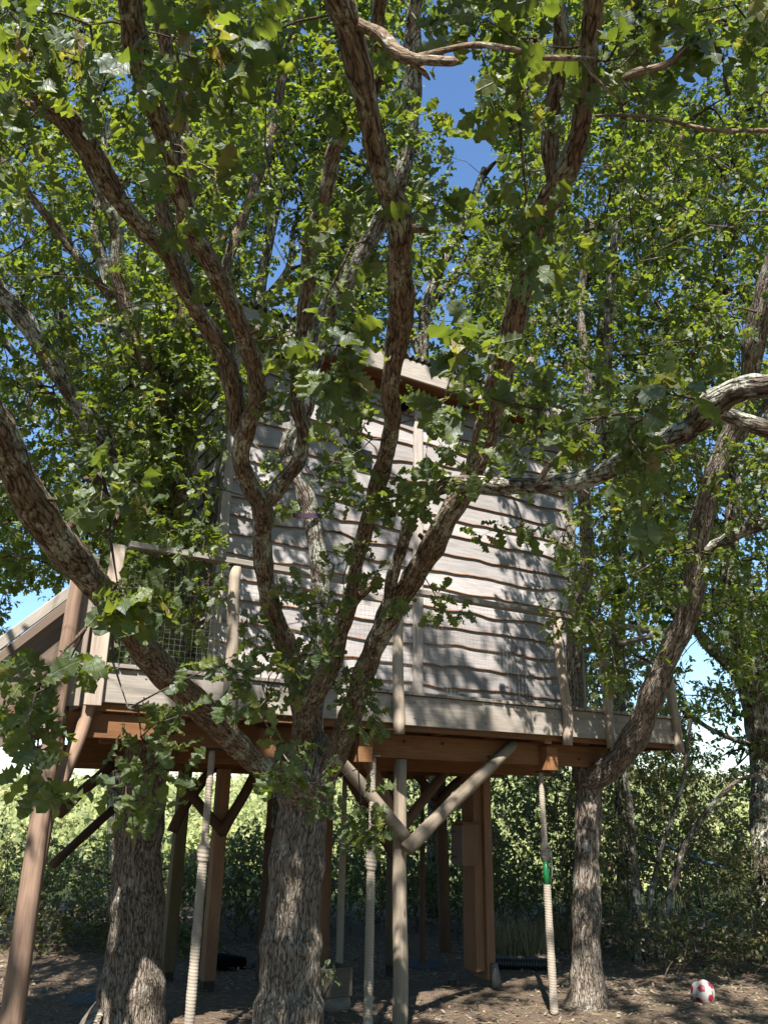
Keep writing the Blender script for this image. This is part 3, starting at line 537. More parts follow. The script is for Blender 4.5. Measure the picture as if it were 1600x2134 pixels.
L('limb', [(1520, 960, 6.7, 18), (1545, 910, 6.7, 20), (1580, 860, 6.6, 18), (1640, 800, 6.6, 16)], M_BARKB, 12, 54, .15, parent=oakr)
L('limb', [(1215, 1000, 7.9, 20), (1260, 850, 7.8, 18), (1270, 600, 7.7, 18), (1290, 420, 7.6, 16), (1310, 250, 7.5, 14)], M_BARKB, 12, 55, .15, parent=oakr)
C = np.vstack([region(560, 1040, 1760, -200, 1050, 6, 8.5), region(150, 1190, 1600, 950, 1420, 6.2, 8.2, .8), region(34, 1150, 1260, 1080, 1330, 6.8, 7.6)])
tree(oakr, C, M_TWIG, 0, 3, 6, .17, .09, TPL_MID, M_LEAF, 300, np.vstack(SK), r0=.003, rmax=.025)

# ------------------------------------------------------------------ trees further back
def back_tree(label, trunk, limbs, regs, seed, mat=M_BARKB, size=.095):
    global SK
    t = empty('oak_tree', (0, 0, 0)); tag(t, label, 'tree', 'trees behind the treehouse'); SK = []
    g0 = trunk[0][0].copy(); g0[2] = height(g0[0], g0[1])-.1
    _, q = limb_mesh('trunk', [(g0, trunk[0][1]*1.25)]+trunk, mat, t, 22, .1, 0, seed, 7); SK.append(q[len(q)//3::2])
    for i, p in enumerate(limbs): L('limb', p, mat, 12, seed*7+i, .15, parent=t, per=6)
    C = np.vstack([region(int(r[0]*5.4), *r[1:]) for r in regs])
    tree(t, C, M_TWIG, 0, 4, 7, .26, size, TPL_LOW, M_LEAF, 0, np.vstack(SK), r0=.005, rmax=.07, tsides=3)
D = 11.5
back_tree('thick lichen-grey tree at the far right edge with forked trunk against the blue gap', [px(1610, 1850, 10.5, 70), px(1596, 1620, D, 64), px(1582, 1500, D, 60), px(1560, 1400, D, 56), px(1538, 1280, D, 40), px(1520, 1180, D, 36), px(1530, 1000, D, 30), px(1500, 700, D, 26)],
          [[(1565, 1420, D, 26), (1520, 1385, D, 26), (1480, 1350, D, 24), (1440, 1300, D, 18), (1380, 1250, D, 12)], [(1580, 1460, D, 30), (1620, 1350, D, 34), (1650, 1200, D, 30)], [(1530, 1200, D, 20), (1480, 1100, D, 16), (1440, 900, D, 14)], [(1590, 1560, D, 10), (1500, 1530, D, 10), (1420, 1480, D, 8)]],
          [(330, 1330, 1850, -200, 1250, 10.5, 15, 1.), (110, 1380, 1620, 1250, 1620, 10.5, 14, 1.)], 61)
back_tree('slender tree behind the right end of the roof, crown full of sky gaps', [px(1300, 1950, 12.5, 28), px(1290, 1500, 12.5, 26), px(1285, 1100, 12.5, 26), px(1250, 800, 12.5, 24), px(1270, 560, 12.5, 22), px(1300, 330, 12.5, 18), px(1290, 50, 12.5, 14)],
          [[(1270, 620, 12.5, 20), (1200, 500, 12.5, 16), (1150, 380, 12.5, 12)], [(1280, 500, 12.5, 18), (1380, 350, 12.5, 14), (1420, 240, 12.5, 10)]],
          [(380, 1000, 1500, -250, 900, 11, 15, 1.), (90, 1190, 1420, 900, 1560, 11, 14, 1.)], 62)
back_tree('dark-limbed tree behind the middle of the roof', [px(900, 1980, 13, 28), px(905, 1500, 13, 30), px(900, 1000, 13, 30), px(880, 740, 13, 28), px(900, 600, 13, 22), px(960, 480, 13, 18), px(1010, 350, 13, 14)],
          [[(885, 760, 13, 22), (830, 640, 13, 16), (760, 560, 13, 12), (720, 420, 13, 10)], [(895, 640, 13, 18), (960, 560, 13, 14), (1000, 500, 13, 10)], [(900, 700, 13, 16), (850, 580, 13, 12), (840, 400, 13, 10)]],
          [(300, 640, 1100, -250, 800, 11.5, 15.5, 1.05)], 63)
back_tree('leafy tree behind the left roof corner', [px(560, 1990, 12, 34), px(575, 1700, 12, 34), px(560, 1200, 12, 32), px(540, 800, 12, 30), px(540, 600, 12, 22), px(560, 480, 12, 18), px(540, 250, 12, 14)],
          [[(540, 640, 12, 20), (600, 560, 12, 14), (610, 480, 12, 10)], [(540, 700, 12, 20), (450, 500, 12, 16), (430, 200, 12, 12)], [(545, 620, 12, 14), (560, 520, 12, 14), (610, 300, 12, 10)]],
          [(380, 330, 760, -250, 680, 11, 15, 1.), (40, 330, 480, 680, 1050, 11.5, 14, 1.)], 64)
back_tree('bushy tree beyond the stairs at the far left', [px(250, 1960, 12.5, 34), px(240, 1600, 12.5, 34), px(235, 1250, 12.5, 34), px(180, 900, 12.5, 30), px(130, 650, 12.5, 24), px(110, 400, 12.5, 18), px(90, 150, 12.5, 14)],
          [[(200, 960, 12.5, 22), (80, 800, 12.5, 18), (-40, 650, 12.5, 14)], [(210, 1000, 12.5, 22), (280, 750, 12.5, 18), (300, 400, 12.5, 14)], [(235, 1200, 12.5, 20), (120, 1100, 12.5, 16), (0, 1050, 12.5, 12)]],
          [(430, -250, 420, -250, 1130, 10.5, 15, 1.), (70, -100, 260, 1080, 1400, 11, 14, 1.)], 65)

# ------------------------------------------------------------------ the treehouse
th = empty('treehouse', tuple(HO), HA); tag(th, 'wooden cabin on a high railed deck, grey waney-edge boards with orange timber under the eaves', 'treehouse')
DT = 2.575                              # deck top
def waney(L_, hgt, seed, amp=.009, nseg=26):
    g = np.random.default_rng(seed); x = np.linspace(0, L_, nseg+1); w = np.zeros(nseg+1)
    for k in range(5): w += g.normal()*np.sin(x*g.uniform(1.5, 9)+g.random()*6.3)*amp*.5
    w += amp*.9*np.convolve(g.normal(size=nseg+1), [.25, .5, .25], 'same')
    if g.random() < .5: c0 = g.uniform(.1, .9)*L_; w += g.choice([-1, 1])*.022*np.exp(-((x-c0)/g.uniform(.05, .16))**2)
    n_ = nseg+1; t = .022
    fb = np.stack([x, -.052+w*.2, w], 1); bb = np.stack([x, -.052+t+w*0, w+.004], 1)
    mid = np.stack([x, -.048+w*.1, w+.009], 1); ft = np.stack([x, x*0-.026, x*0+hgt], 1); bt = np.stack([x, x*0-.004, x*0+hgt], 1)
    V = np.vstack([fb, mid, ft, bt, bb]); f = []; m_ = []
    for i in range(nseg):
        for a, b_, mm in ((0, 1, 1), (1, 2, 0), (2, 3, 0), (3, 4, 0), (4, 0, 1)): f.append((a*n_+i, a*n_+i+1, b_*n_+i+1, b_*n_+i)); m_.append(mm)
    f += [tuple(k*n_ for k in (4, 3, 2, 1, 0)), tuple(k*n_+nseg for k in range(5))]; m_ += [0, 0]
    return V, f, m_
def clad(u0, v0, L_, rot, z0, z1, pitch, seed, shelter=5.72):
    z = z0; k = 0; g = np.random.default_rng(seed)
    while z < z1-.05:
        h = pitch*g.uniform(.9, 1.1); hh = min(h+.03, z1-z+.0)
        V, f, m_ = waney(L_, hh, seed*100+k, nseg=max(8, int(L_/.08)))
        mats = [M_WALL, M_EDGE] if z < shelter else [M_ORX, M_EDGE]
        me = mesh('wall_board', V, f, mats, m_, False)
        link('wall_board', me, th, (u0, v0, z), (rad(g.normal()*.0), 0, rot)); z += h; k += 1
WV = .8; WU0, WU1, WT = 1.0, 5.25, 5.97; BU = 3.08
m1 = MB().box((WU0+.03, WV+.01, DT), (WU1-.03, 4.1, WT+.02)).build('wall_core', M_HOLE, th)
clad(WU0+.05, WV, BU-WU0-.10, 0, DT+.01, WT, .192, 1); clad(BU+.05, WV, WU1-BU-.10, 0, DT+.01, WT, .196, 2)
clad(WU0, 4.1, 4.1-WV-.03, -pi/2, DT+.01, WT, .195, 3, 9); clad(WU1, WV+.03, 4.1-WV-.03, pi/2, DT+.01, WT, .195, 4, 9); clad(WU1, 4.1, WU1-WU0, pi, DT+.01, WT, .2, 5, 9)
def part(name, a, b, mat, bev=.004, parent=None, loc=None, rot=(0, 0, 0)):
    a = np.array(a, float); b = np.array(b, float); c = (a+b)/2 if loc is None else np.array(loc)
    mb = MB().box(a-c, b-c, bev=bev); return mb.build(name, mat, parent or th, loc=tuple(c), rot=rot)
part('corner_board', (WU0-.02, WV-.075, DT), (WU0+.07, WV-.035, WT-.01), M_PALEZ); part('corner_board', (WU1-.10, WV-.075, DT), (WU1+.02, WV-.035, WT-.01), M_GREYZ)
part('corner_board', (WU0-.045, WV-.07, DT), (WU0-.022, WV+.02, WT-.01), M_PALEZ)
part('batten', (BU-.05, WV-.085, DT), (BU+.05, WV-.035, 5.68), M_PALEZ); part('corner_board', (WU0-.045, WV-.07, DT), (WU0-.022, WV+.02, WT-.01), M_PALEZ)
part('batten', (BU-.055, WV-.085, 5.682), (BU+.055, WV-.035, WT-.01), M_ORZ)
# roof edge
FV = .50
for i, (a, b) in enumerate(((.72, 2.62), (2.625, 5.48))): part('barge_board', (a, FV-.025, 5.885), (b, FV, 6.10), M_GREYX, .003)
for i in range(3): part('soffit_board', (.75, FV+.004+i*.105, 5.955+.0*i), (5.45, FV+.104+i*.105, 5.975), M_ORX, .003)
part('soffit_rail', (.75, FV+.002, 5.90), (5.45, FV+.045, 5.953), M_ORX, .003)
for a in (.70,): part('barge_board', (a-.03, FV, 5.885), (a, 4.4, 6.10), M_GREYY, .003)
part('barge_board', (5.484, FV, 5.885), (5.51, 4.4, 6.10), M_GREYY, .003)
ux = np.arange(.60, 5.62, .0127); zz = .022*np.sin(ux/.076*2*pi); vy = [FV-.05, 1.5, 3., 4.55]; sl = [6.135, 6.10, 6.06, 6.0]
V = []; 
for v_, s_ in zip(vy, sl):
    for dz in (0, .006): V += [(a, v_, s_+b+dz) for a, b in zip(ux, zz)]
nn = len(ux); f = []
for r_ in range(3):
    for i in range(nn-1):
        a = 2*r_*nn+i; f.append((a, a+2*nn, a+2*nn+1, a+1)); f.append((a+nn, a+nn+1, a+3*nn+1, a+3*nn))
for i in range(nn-1): f.append((i, i+1, nn+i+1, nn+i))
link('roof_sheet', mesh('roof_sheet', np.array(V), f, M_ROOF, smooth=False), th)
# round vent and small window
c = HL(836, 842, WV-.06); v_, f_, b_ = tube([(c[0], WV-.078, c[2]), (c[0], WV-.04, c[2])], .088, 28); link('round_vent', mesh('round_vent', v_, f_, M_HOLE), th)
th_ = np.linspace(0, 2*pi, 29); v_, f_, b_ = tube([(c[0]+.092*math.cos(a), WV-.08, c[2]+.092*math.sin(a)) for a in th_], .008, 6, cap=False); link('vent_ring', mesh('vent_ring', v_, f_, M_BLACK, smooth=True), th)
c = HL(757, 957, WV-.05); part('window', (c[0]-.09, WV-.075, c[2]-.1), (c[0]+.09, WV-.03, c[2]+.1), M_BLACK, .004)
# deck
tl_u, tr_u = HL(350, 1400, 1.3)[0], HL(1196, 1470, .5)[0]
u = -.02; k = 0
while u < 5.76:
    w_ = .112; g = random.uniform(.007, .012); a, b = u, u+w_
    segs = [(-.045-random.uniform(0, .018), 4.5)]
    if a < .8+.26 and b > .8-.26: segs = [(-.05, 1.02), (1.62, 4.5)]
    if a < 4.62+.2 and b > 4.62-.2: segs = [(-.05, .16), (.78, 4.5)]
    for s0, s1 in segs: part('deck_board', (a, s0, DT-.028), (b, s1, DT), M_GREYY, .003)
    u += w_+g; k += 1
part('fascia_board', (-.03, -.028, 2.31), (2.44, 0, DT-.032), M_GREYX, .004); part('fascia_board', (2.444, -.028, 2.30), (5.76, 0, DT-.032), M_GREYX, .004)
part('fascia_board', (-.06, -.028, 2.31), (-.032, 4.4, DT-.032), M_GREYY, .004); part('fascia_board', (5.762, -.028, 2.30), (5.79, 4.4, DT-.032), M_GREYY, .004)
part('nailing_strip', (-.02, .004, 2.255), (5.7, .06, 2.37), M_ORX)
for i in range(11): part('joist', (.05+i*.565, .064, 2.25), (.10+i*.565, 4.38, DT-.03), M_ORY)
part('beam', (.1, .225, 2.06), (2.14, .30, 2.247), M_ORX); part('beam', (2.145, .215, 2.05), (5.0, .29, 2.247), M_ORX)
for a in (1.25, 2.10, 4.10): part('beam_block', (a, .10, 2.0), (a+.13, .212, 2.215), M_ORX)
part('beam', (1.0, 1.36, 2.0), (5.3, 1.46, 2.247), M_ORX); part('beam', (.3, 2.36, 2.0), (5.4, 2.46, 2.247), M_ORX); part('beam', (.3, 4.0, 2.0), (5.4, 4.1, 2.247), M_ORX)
for a, z in ((2.6, 2.19), (3.5, 2.1), (3.0, 2.19), (4.6, 2.12), (.6, 2.15), (1.7, 2.15)):
    v_, f_, b_ = tube([(a, .208, z), (a, .216, z)], .014, 8); link('bolt', mesh('bolt', v_, f_, M_DKSTEEL), th)
for a in (.3, 1.3, 2.0, 2.55, 3.3, 4.1, 4.9, 5.5):
    for z in (2.36, 2.49): v_, f_, b_ = tube([(a, -.031, z), (a, -.027, z)], .006, 6); link('nail', mesh('nail', v_, f_, M_DKSTEEL), th)
def log(name, a, b, r0, r1, mat, seed, sides=14, lump=.1, cut=None):
    a = np.array(a, float); b = np.array(b, float); t = np.linspace(0, 1, 14)[:, None]; g = np.random.default_rng(seed)
    p = a+(b-a)*t+np.sin(t*pi*g.uniform(1, 2)+g.random())*g.normal(size=3)*.010
    v_, f_, b_ = tube(p, np.linspace(r0, r1, 14), sides, lump=lump, seed=seed)
    return link(name, mesh(name, v_, f_, mat, smooth=True, attrs={'bk': b_+seed}), th)
def HP(x, y, v): return HL(x, y, v)
# posts and braces
p = HP(833, 1900, .26); log('log_post', (p[0], .26, -.1), (p[0]+.005, .26, 2.05), .062, .054, M_LOG, 1)
log('log_brace', HP(846, 1772, .13), HP(1072, 1548, .16), .060, .052, M_LOG, 2); log('log_brace', HP(846, 1745, .17), HP(690, 1565, .2), .052, .05, M_LOG, 3)
sq = G(1000, 2050)-HO; su, sv = sq@HU, sq@HV
part('square_post', (su-.12, sv-.11, .12), (su-.012, sv+.11, 1.99), M_ORZ, .006); part('square_post', (su-.01, sv-.15, .05), (su+.09, sv+.10, 1.99), M_ORZ, .006)
v_, f_, b_ = tube([(su+.06, sv-.20, 0), (su+.05, sv-.19, .10), (su+.04, sv-.185, .2)], [.05, .045, .035], 12); link('post_shoe', mesh('post_shoe', v_, f_, M_PIPEGREY, smooth=True), th)
for x, y, mat in ((430, 2070, M_ORZ), (345, 2050, M_GRNZ), (818, 2035, M_GRNZ), (668, 2030, M_ORZ)):
    q = G(x, y)-HO; a, b = q@HU, q@HV; part('square_post', (a-.06, b-.06, .1), (a+.06, b+.06, 1.99), mat, .006); part('post_foot', (a-.055, b-.055, -.02), (a+.055, b+.055, .099), M_DKSTEEL, .003)
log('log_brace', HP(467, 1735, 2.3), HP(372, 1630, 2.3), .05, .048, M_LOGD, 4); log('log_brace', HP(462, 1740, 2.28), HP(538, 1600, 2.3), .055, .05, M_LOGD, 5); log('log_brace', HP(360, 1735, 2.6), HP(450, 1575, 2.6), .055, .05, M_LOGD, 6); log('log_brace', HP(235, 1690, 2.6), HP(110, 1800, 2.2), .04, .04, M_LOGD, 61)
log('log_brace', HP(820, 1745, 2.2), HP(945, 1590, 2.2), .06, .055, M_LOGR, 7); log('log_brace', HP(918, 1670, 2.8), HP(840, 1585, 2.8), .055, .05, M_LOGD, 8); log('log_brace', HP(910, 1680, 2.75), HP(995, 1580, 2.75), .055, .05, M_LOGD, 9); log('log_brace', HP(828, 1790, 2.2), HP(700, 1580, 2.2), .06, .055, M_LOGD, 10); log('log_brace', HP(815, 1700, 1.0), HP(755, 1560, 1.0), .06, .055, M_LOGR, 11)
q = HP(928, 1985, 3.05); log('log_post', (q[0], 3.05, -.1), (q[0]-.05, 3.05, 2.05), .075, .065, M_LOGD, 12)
# rail, rail posts, wire mesh
RU = [.91, 2.38, 4.21, 4.76, 5.70]
for i, a in enumerate(RU):
    log('rail_post', (a+(.02 if i > 2 else 0), -.06, 2.22), (a-.02, -.055, 3.41), .047, .043, M_LOGG, 70+i, lump=.16)
part('handrail', (.06, -.10, 3.41), (1.86, -.01, 3.455), M_GREYX); part('handrail', (2.30, -.10, 3.41), (5.83, -.01, 3.455), M_GREYX); part('handrail', (5.66, .0, 3.41), (5.76, 3.9, 3.45), M_GREYY)
part('mid_rail', (1.864, -.07, 3.30), (2.29, -.03, 3.36), M_GREYX)
log('rail_post', (5.72, 1.9, 2.3), (5.72, 1.9, 3.41), .05, .05, M_LOGG, 79); log('rail_brace', (4.8, .1, 3.2), (5.72, 1.0, 3.42), .03, .03, M_LOGD, 80)
def wire(u0, u1, z0, z1, v0=-.005, axis='u'):
    S, E = [], []; r_ = .0007
    for a in np.arange(u0, u1, .0425): S.append((a, v0, z0)); E.append((a, v0, z1))
    for z in np.arange(z0, z1, .0425): S.append((u0, v0+.002, z)); E.append((u1, v0+.002, z))
    S, E = np.array(S), np.array(E)
    if axis == 'v': S = S[:, [1, 0, 2]]; E = E[:, [1, 0, 2]]
    v_, f_ = twig_mesh_parts(S, E, r_, r_, 4); link('wire_mesh', mesh('wire_mesh', v_, f_, M_WIRE), th, kind='stuff')
for a, b in ((.1, .9), (.92, 2.37), (2.39, 4.2), (4.22, 5.7)): wire(a, b, DT+.01, 3.40)
wire(.1, 3.9, DT+.01, 3.40, 5.74, 'v')
# left corner of the deck: upright planks, log posts
a = HP(190, 1400, -.03)[0]
for i, (uo, vo, w_, z0, z1, mt) in enumerate(((a-.03, -.07, .115, 2.28, 3.14, M_GREYZ), (a-.14, -.05, .09, 2.27, 3.3, M_GREYZ), (a-.225, -.03, .07, 2.3, 3.3, M_GREYZ), (a+.02, -.045, .10, 2.9, 3.43, M_GREYZ))):
    o_ = part('upright_plank', (uo, vo, z0), (uo+w_, vo+.03, z1), mt, .005); o_.rotation_euler = (0, rad(random.uniform(-1.5, 1.5)), 0)
part('beam_end', (a-.27, -.09, 2.10), (a-.20, .9, 2.27), M_GREYY); part('joist', (a-.19, .05, 2.08), (a+.5, .10, 2.245), M_ORX)
q = HP(112, 1560, -.12); log('log_post', (q[0]-.02, -.12, -.1), (q[0]+.0, -.10, 3.3), .074, .045, M_LOGR, 13, 20)
q2 = HP(95, 1680, .35); log('log_post', (q2[0], .35, -.1), (q2[0]+.02, .4, 2.5), .055, .045, M_LOGR, 14)
log('log_brace', HP(108, 1695, .0), HP(190, 1450, .02), .048, .045, M_LOGR, 15)
log('log_brace', HP(120, 1700, 1.4), HP(235, 1590, 1.6), .045, .045, M_LOGD, 16)

# ------------------------------------------------------------------ stairs at the left
st = empty('wooden_stairs', tuple(HW(-.2, .6, 0)), HA); tag(st, 'wooden stairs with broad brown side boards climbing to the deck at the far left', 'stairs')
def slope(name, p0, p1, wdt, th_, v, mat, down=True):
    p0 = np.array(p0)-(-.2, .6, 0); p1 = np.array(p1)-(-.2, .6, 0); L_ = np.linalg.norm(p1-p0); ang = math.atan2(p1[2]-p0[2], p1[0]-p0[0])
    return MB().box((0, 0, -wdt), (L_, th_, 0), bev=.005).build(name, mat, st, loc=(p0[0], v-.6, p0[2]), rot=(0, -ang, 0))
e0 = HP(152, 1240, .25); e1 = HP(0, 1358, .25); dr = (e1-e0); ext = e0+dr*2.0; M_BRN = wood('brown_ply', (.17, .13, .10), (.09, .065, .05), 'X', .5, False)
slope('side_board', ext, e0, .50, .03, .25, M_BRN)
off = np.array([0, 0, 0])
for k in range(6):
    c = e0+dr*(.12+.3*k); c2 = c-np.array([-.2, .6, 0]); MB().box((-.14, -.30, -.02), (.12, .62, .02), bev=.004).build('tread', M_LOGD, st, loc=(c2[0], .05, c2[2]-.42))
slope('side_board', ext+np.array([.0, 0, -.06]), e0+np.array([0, 0, -.06]), .42, .03, 1.25, M_BRN)
slope('handrail', HP(-90, 1395, .12), HP(138, 1225, .12), .07, .05, .12, M_GREYX)
slope('lower_rail', HP(-60, 1480, .3)+np.array([0, 0, -.1]), HP(120, 1385, .3)+np.array([0, 0, -.14]), .08, .04, .20, M_LOGD)

# ------------------------------------------------------------------ rope-wrapped props
def ropetube(p0, p1, r0, r1, ripple=.0036, pitch=.021, sides=14):
    Ls = np.linalg.norm(np.array(p1)-np.array(p0)); k = int(Ls/.005); t = np.linspace(0, 1, k)[:, None]; g = np.random.default_rng(k)
    p = np.array(p0)*(1-t)+np.array(p1)*t; r = np.linspace(r0, r1, k)*(1+.03*np.sin(t[:, 0]*23)+.02*np.sin(t[:, 0]*61+1))
    return tube(p, r, sides, helix=(pitch, ripple))
def rope_prop(x, y, lean, label, H=2.045, zc=.95, green=False, dark=False, r=.031, uv=None):
    g = G(x, y) if uv is None else uv; t = empty('rope_wrapped_prop', (g[0], g[1], 0)); tag(t, label, 'prop', 'rope-wrapped props under the deck')
    lx, ly = lean; at = lambda z: (lx*z/H, ly*z/H, z)
    m_ = M_ROPE if not dark else M_LOGD
    z0 = zc-.22 if green else zc
    v_, f_, b_ = ropetube(at(.01), at(z0), r*1.1, r); link('lower_wrap', mesh('lower_wrap', v_, f_, m_, smooth=True), t)
    v_, f_, b_ = ropetube(at(zc+.12), at(H), r*.82, r*.72); link('upper_wrap', mesh('upper_wrap', v_, f_, m_, smooth=True), t)
    k = np.linspace(0, 1, 40); rr = r*(.85+.55*np.sin(k*pi)**.6); pp = np.array([at(zc-.02+.15*q) for q in k]); v_, f_, b_ = tube(pp, rr, 14, helix=(.03, .004), lump=.12, seed=int(x)); link('collar', mesh('collar', v_, f_, m_, smooth=True), t)
    if green:
        v_, f_, b_ = tube([at(z0-.03), at(zc)], [r*.9]*2, 14); link('green_tube', mesh('green_tube', v_, f_, M_GREEN, smooth=True), t)
        a = np.array(at(zc+.0)); v_, f_, b_ = tube([a+(0.02, -.04, .1), a+(.045, -.05, .06), a+(.045, -.05, -.14), a+(.03, -.045, -.16)], .007, 8); link('pin', mesh('pin', v_, f_, M_STEEL, smooth=True), t)
    if dark: v_, f_, b_ = tube([(0, 0, -.02), (0, 0, .018)], .24, 28); link('base_disc', mesh('base_disc', v_, f_, M_CONC, smooth=False), t)
    MB().box((-.06, -.06, H), (.06, .06, H+.012), bev=.002).build('top_plate', M_DKSTEEL, t)
    return t
q = HW(*(HP(414, 1900, .30)[:2]), 0); rope_prop(0, 0, (.0, 0), 'leftmost pale rope-wrapped prop, between the grey oak and the square posts', uv=q, zc=1.28)
q = HW(*(HP(771, 1900, .16)[:2]), 0); rope_prop(0, 0, (.0, 0), 'sunlit rope-wrapped prop just left of the round log post', uv=q, zc=1.2)
rope_prop(1155, 2115, (-.02, 0), 'rope-wrapped prop with a bare green tube and steel pin', H=1.985, zc=1.24, green=True)
rope_prop(706, 2040, (0, 0), 'shaded brown rope-wrapped prop right behind the big centre oak', zc=1.25, r=.034)
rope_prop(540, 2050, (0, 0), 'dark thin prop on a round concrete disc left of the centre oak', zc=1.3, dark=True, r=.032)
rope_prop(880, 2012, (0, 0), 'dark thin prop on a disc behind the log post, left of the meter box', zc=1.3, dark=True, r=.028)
q = G(195, 2085); v_, f_, b_ = tube([(0, 0, -.02), (0, 0, .022)], .23, 28); tag(link('concrete_disc', mesh('concrete_disc', v_, f_, M_CONC), None, (q[0], q[1], 0)), 'round concrete disc flat on the ground left of the grey oak', 'disc')

# ------------------------------------------------------------------ small things
bx = empty('meter_box', tuple(HW(su-.262, sv-.02, 1.30)), HA); tag(bx, 'grey-doored wooden box with black hinges fixed to the square post', 'cabinet')
part('box_body', (-.06, -.18, -.2), (.13, .0, .2), M_ORZ, .004, bx); part('door', (-.085, -.19, -.19), (-.062, .005, .19), M_GREYPAINT, .004, bx); part('lid', (-.09, -.20, .202), (.14, .01, .22), M_ORX, .003, bx)
for z in (-.12, .12):
    MB().add([(-.0875, .0, z-.02), (-.0875, -.115, z-.003), (-.0875, -.115, z+.003), (-.0875, .0, z+.02), (-.0905, .0, z-.02), (-.0905, -.115, z-.003), (-.0905, -.115, z+.003), (-.0905, .0, z+.02)], [(0, 1, 2, 3), (7, 6, 5, 4), (0, 4, 5, 1), (1, 5, 6, 2), (2, 6, 7, 3), (3, 7, 4, 0)]).build('hinge', M_BLACK, bx)
def corr(pts, r, name, label, cat, pitch=.03, amp=.005):
    Q = catmull(pts, 12); Ls = np.linalg.norm(np.diff(Q, axis=0), axis=1).sum(); k = int(Ls/.006); t = np.linspace(0, len(Q)-1, k); P_ = np.stack([np.interp(t, range(len(Q)), Q[:, i]) for i in range(3)], 1)
    s_ = np.linspace(0, Ls, k); v_, f_, b_ = tube(P_, r+amp*np.sin(s_/pitch*2*pi), 18); o_ = link(name, mesh(name, v_, f_, M_BLACK, smooth=True)); tag(o_, label, cat); return o_
a, b = G(1022, 2022), G(1150, 2026); a[2] = b[2] = .06; corr([a, (a+b)/2, b], .062, 'drain_pipe', 'black ribbed pipe lying on the ground right of the square post', 'pipe')
d0 = G(1022, 2010); top = np.array([d0[0], d0[1], 2.0]); d0[2] = .05
v_, f_, b_ = tube([d0, (d0+top)/2, top], .026, 12); tag(link('downpipe', mesh('downpipe', v_, f_, M_BLACK, smooth=True)), 'thin black downpipe running up beside the square post', 'pipe')
a = PY(1005, 1575, 9.2); b = PY(1065, 1597, 9.4); corr([a+(-.06, 0, .12), a+(0, 0, -.02), (a+b)/2+(0, 0, -.04), b], .07, 'pipe_elbow', 'black plastic pipe elbow hanging under the deck by the square post', 'pipe', .05, .004)
g = G(941, 2055); v_, f_, b_ = tube([(0, 0, -.02), (0, 0, .05), (0, 0, .055)], [.038, .038, .03], 16); tag(link('black_cap', mesh('black_cap', v_, f_, M_BLACK), None, tuple(g)), 'small black plastic cap standing on the ground in front of the square post', 'cap')
# crate planter on stone
M_CRATE = wood('shaded_crate_wood', (.15, .13, .10), (.07, .06, .045), 'X')  # darker copy of the timber colour, holding the shade the box stands in
g = G(685, 2112); cr_ = empty('planter_box', (g[0], g[1]+.15, .11), HA); tag(cr_, 'small weathered wooden planter box behind the foot of the centre oak', 'planter')
for a, b in (((-.12, -.14, 0), (.12, -.12, .22)), ((-.12, .12, 0), (.12, .14, .22)), ((-.14, -.14, 0), (-.122, .14, .22)), ((.122, -.14, 0), (.14, .14, .22)), ((-.12, -.118, 0), (.12, .118, .02))): part('side', a, b, M_CRATE, .003, cr_)
def rock(name, loc, s, seed, mat, label, cat):
    import bmesh
    bm = bmesh.new(); bmesh.ops.create_icosphere(bm, subdivisions=3, radius=1.); g_ = np.random.default_rng(seed); ph = g_.random((6, 3))*6; fr = g_.normal(size=(6, 3))*2.2
    for v in bm.verts:
        c = np.array(v.co); d = 1+sum(.06*math.sin(fr[i]@c+ph[i, 0]) for i in range(6)); v.co = Vector(np.sign(c)*np.abs(c)**.7*d*np.array(s))
    me = bpy.data.meshes.new(name); bm.to_mesh(me); bm.free(); me.materials.append(mat)
    for p_ in me.polygons: p_.use_smooth = True
    return tag(link(name, me, None, loc), label, cat)
rock('stone_block', (g[0]+.02, g[1]+.12, .05), (.16, .14, .07), 1, M_STONE, 'pale stone block under the planter box', 'stone')
g = G(472, 2028); rock('stone', (g[0], g[1]+.1, .05), (.19, .14, .11), 2, M_HOLE, 'dark rounded stone on the ground right of the square brown post', 'stone')
g = G(515, 2030); rock('stone', (g[0]+.15, g[1]+.2, .06), (.12, .12, .11), 5, M_DKSTEEL, 'second dark stone, close behind the dark prop on the disc', 'stone')
# sprout
sp_ = empty('oak_sprout', tuple(PY(668, 2095, 6.2))); tag(sp_, 'small yellow-green leafy sprout at the foot of the centre oak', 'plant')
o0 = np.array(sp_.location)
for i in range(4):
    e = P(675+i*9, 2030+i*9-20*(i % 2), 5.35)-o0; v_, f_, b_ = tube(catmull([(0, 0, 0), e*.5+(0, 0, .02), e], 4), .003, 5); link('stem', mesh('stem', v_, f_, M_TWIG), sp_)
for i in range(16):
    e = P(665+random.uniform(0, 36), 2010+random.uniform(0, 40), 5.35)-o0; R = frames(rdir(1), rdir(1)+np.array([[0, -.3, 1.]]))[0]*.045
    ob = bpy.data.objects.new('leaf', LEAF_MESHES[i % 8]); ob.parent = sp_; ob.matrix_basis = Matrix(((*R[0], e[0]), (*R[1], e[1]), (*R[2], e[2]), (0, 0, 0, 1))); COL.objects.link(ob)
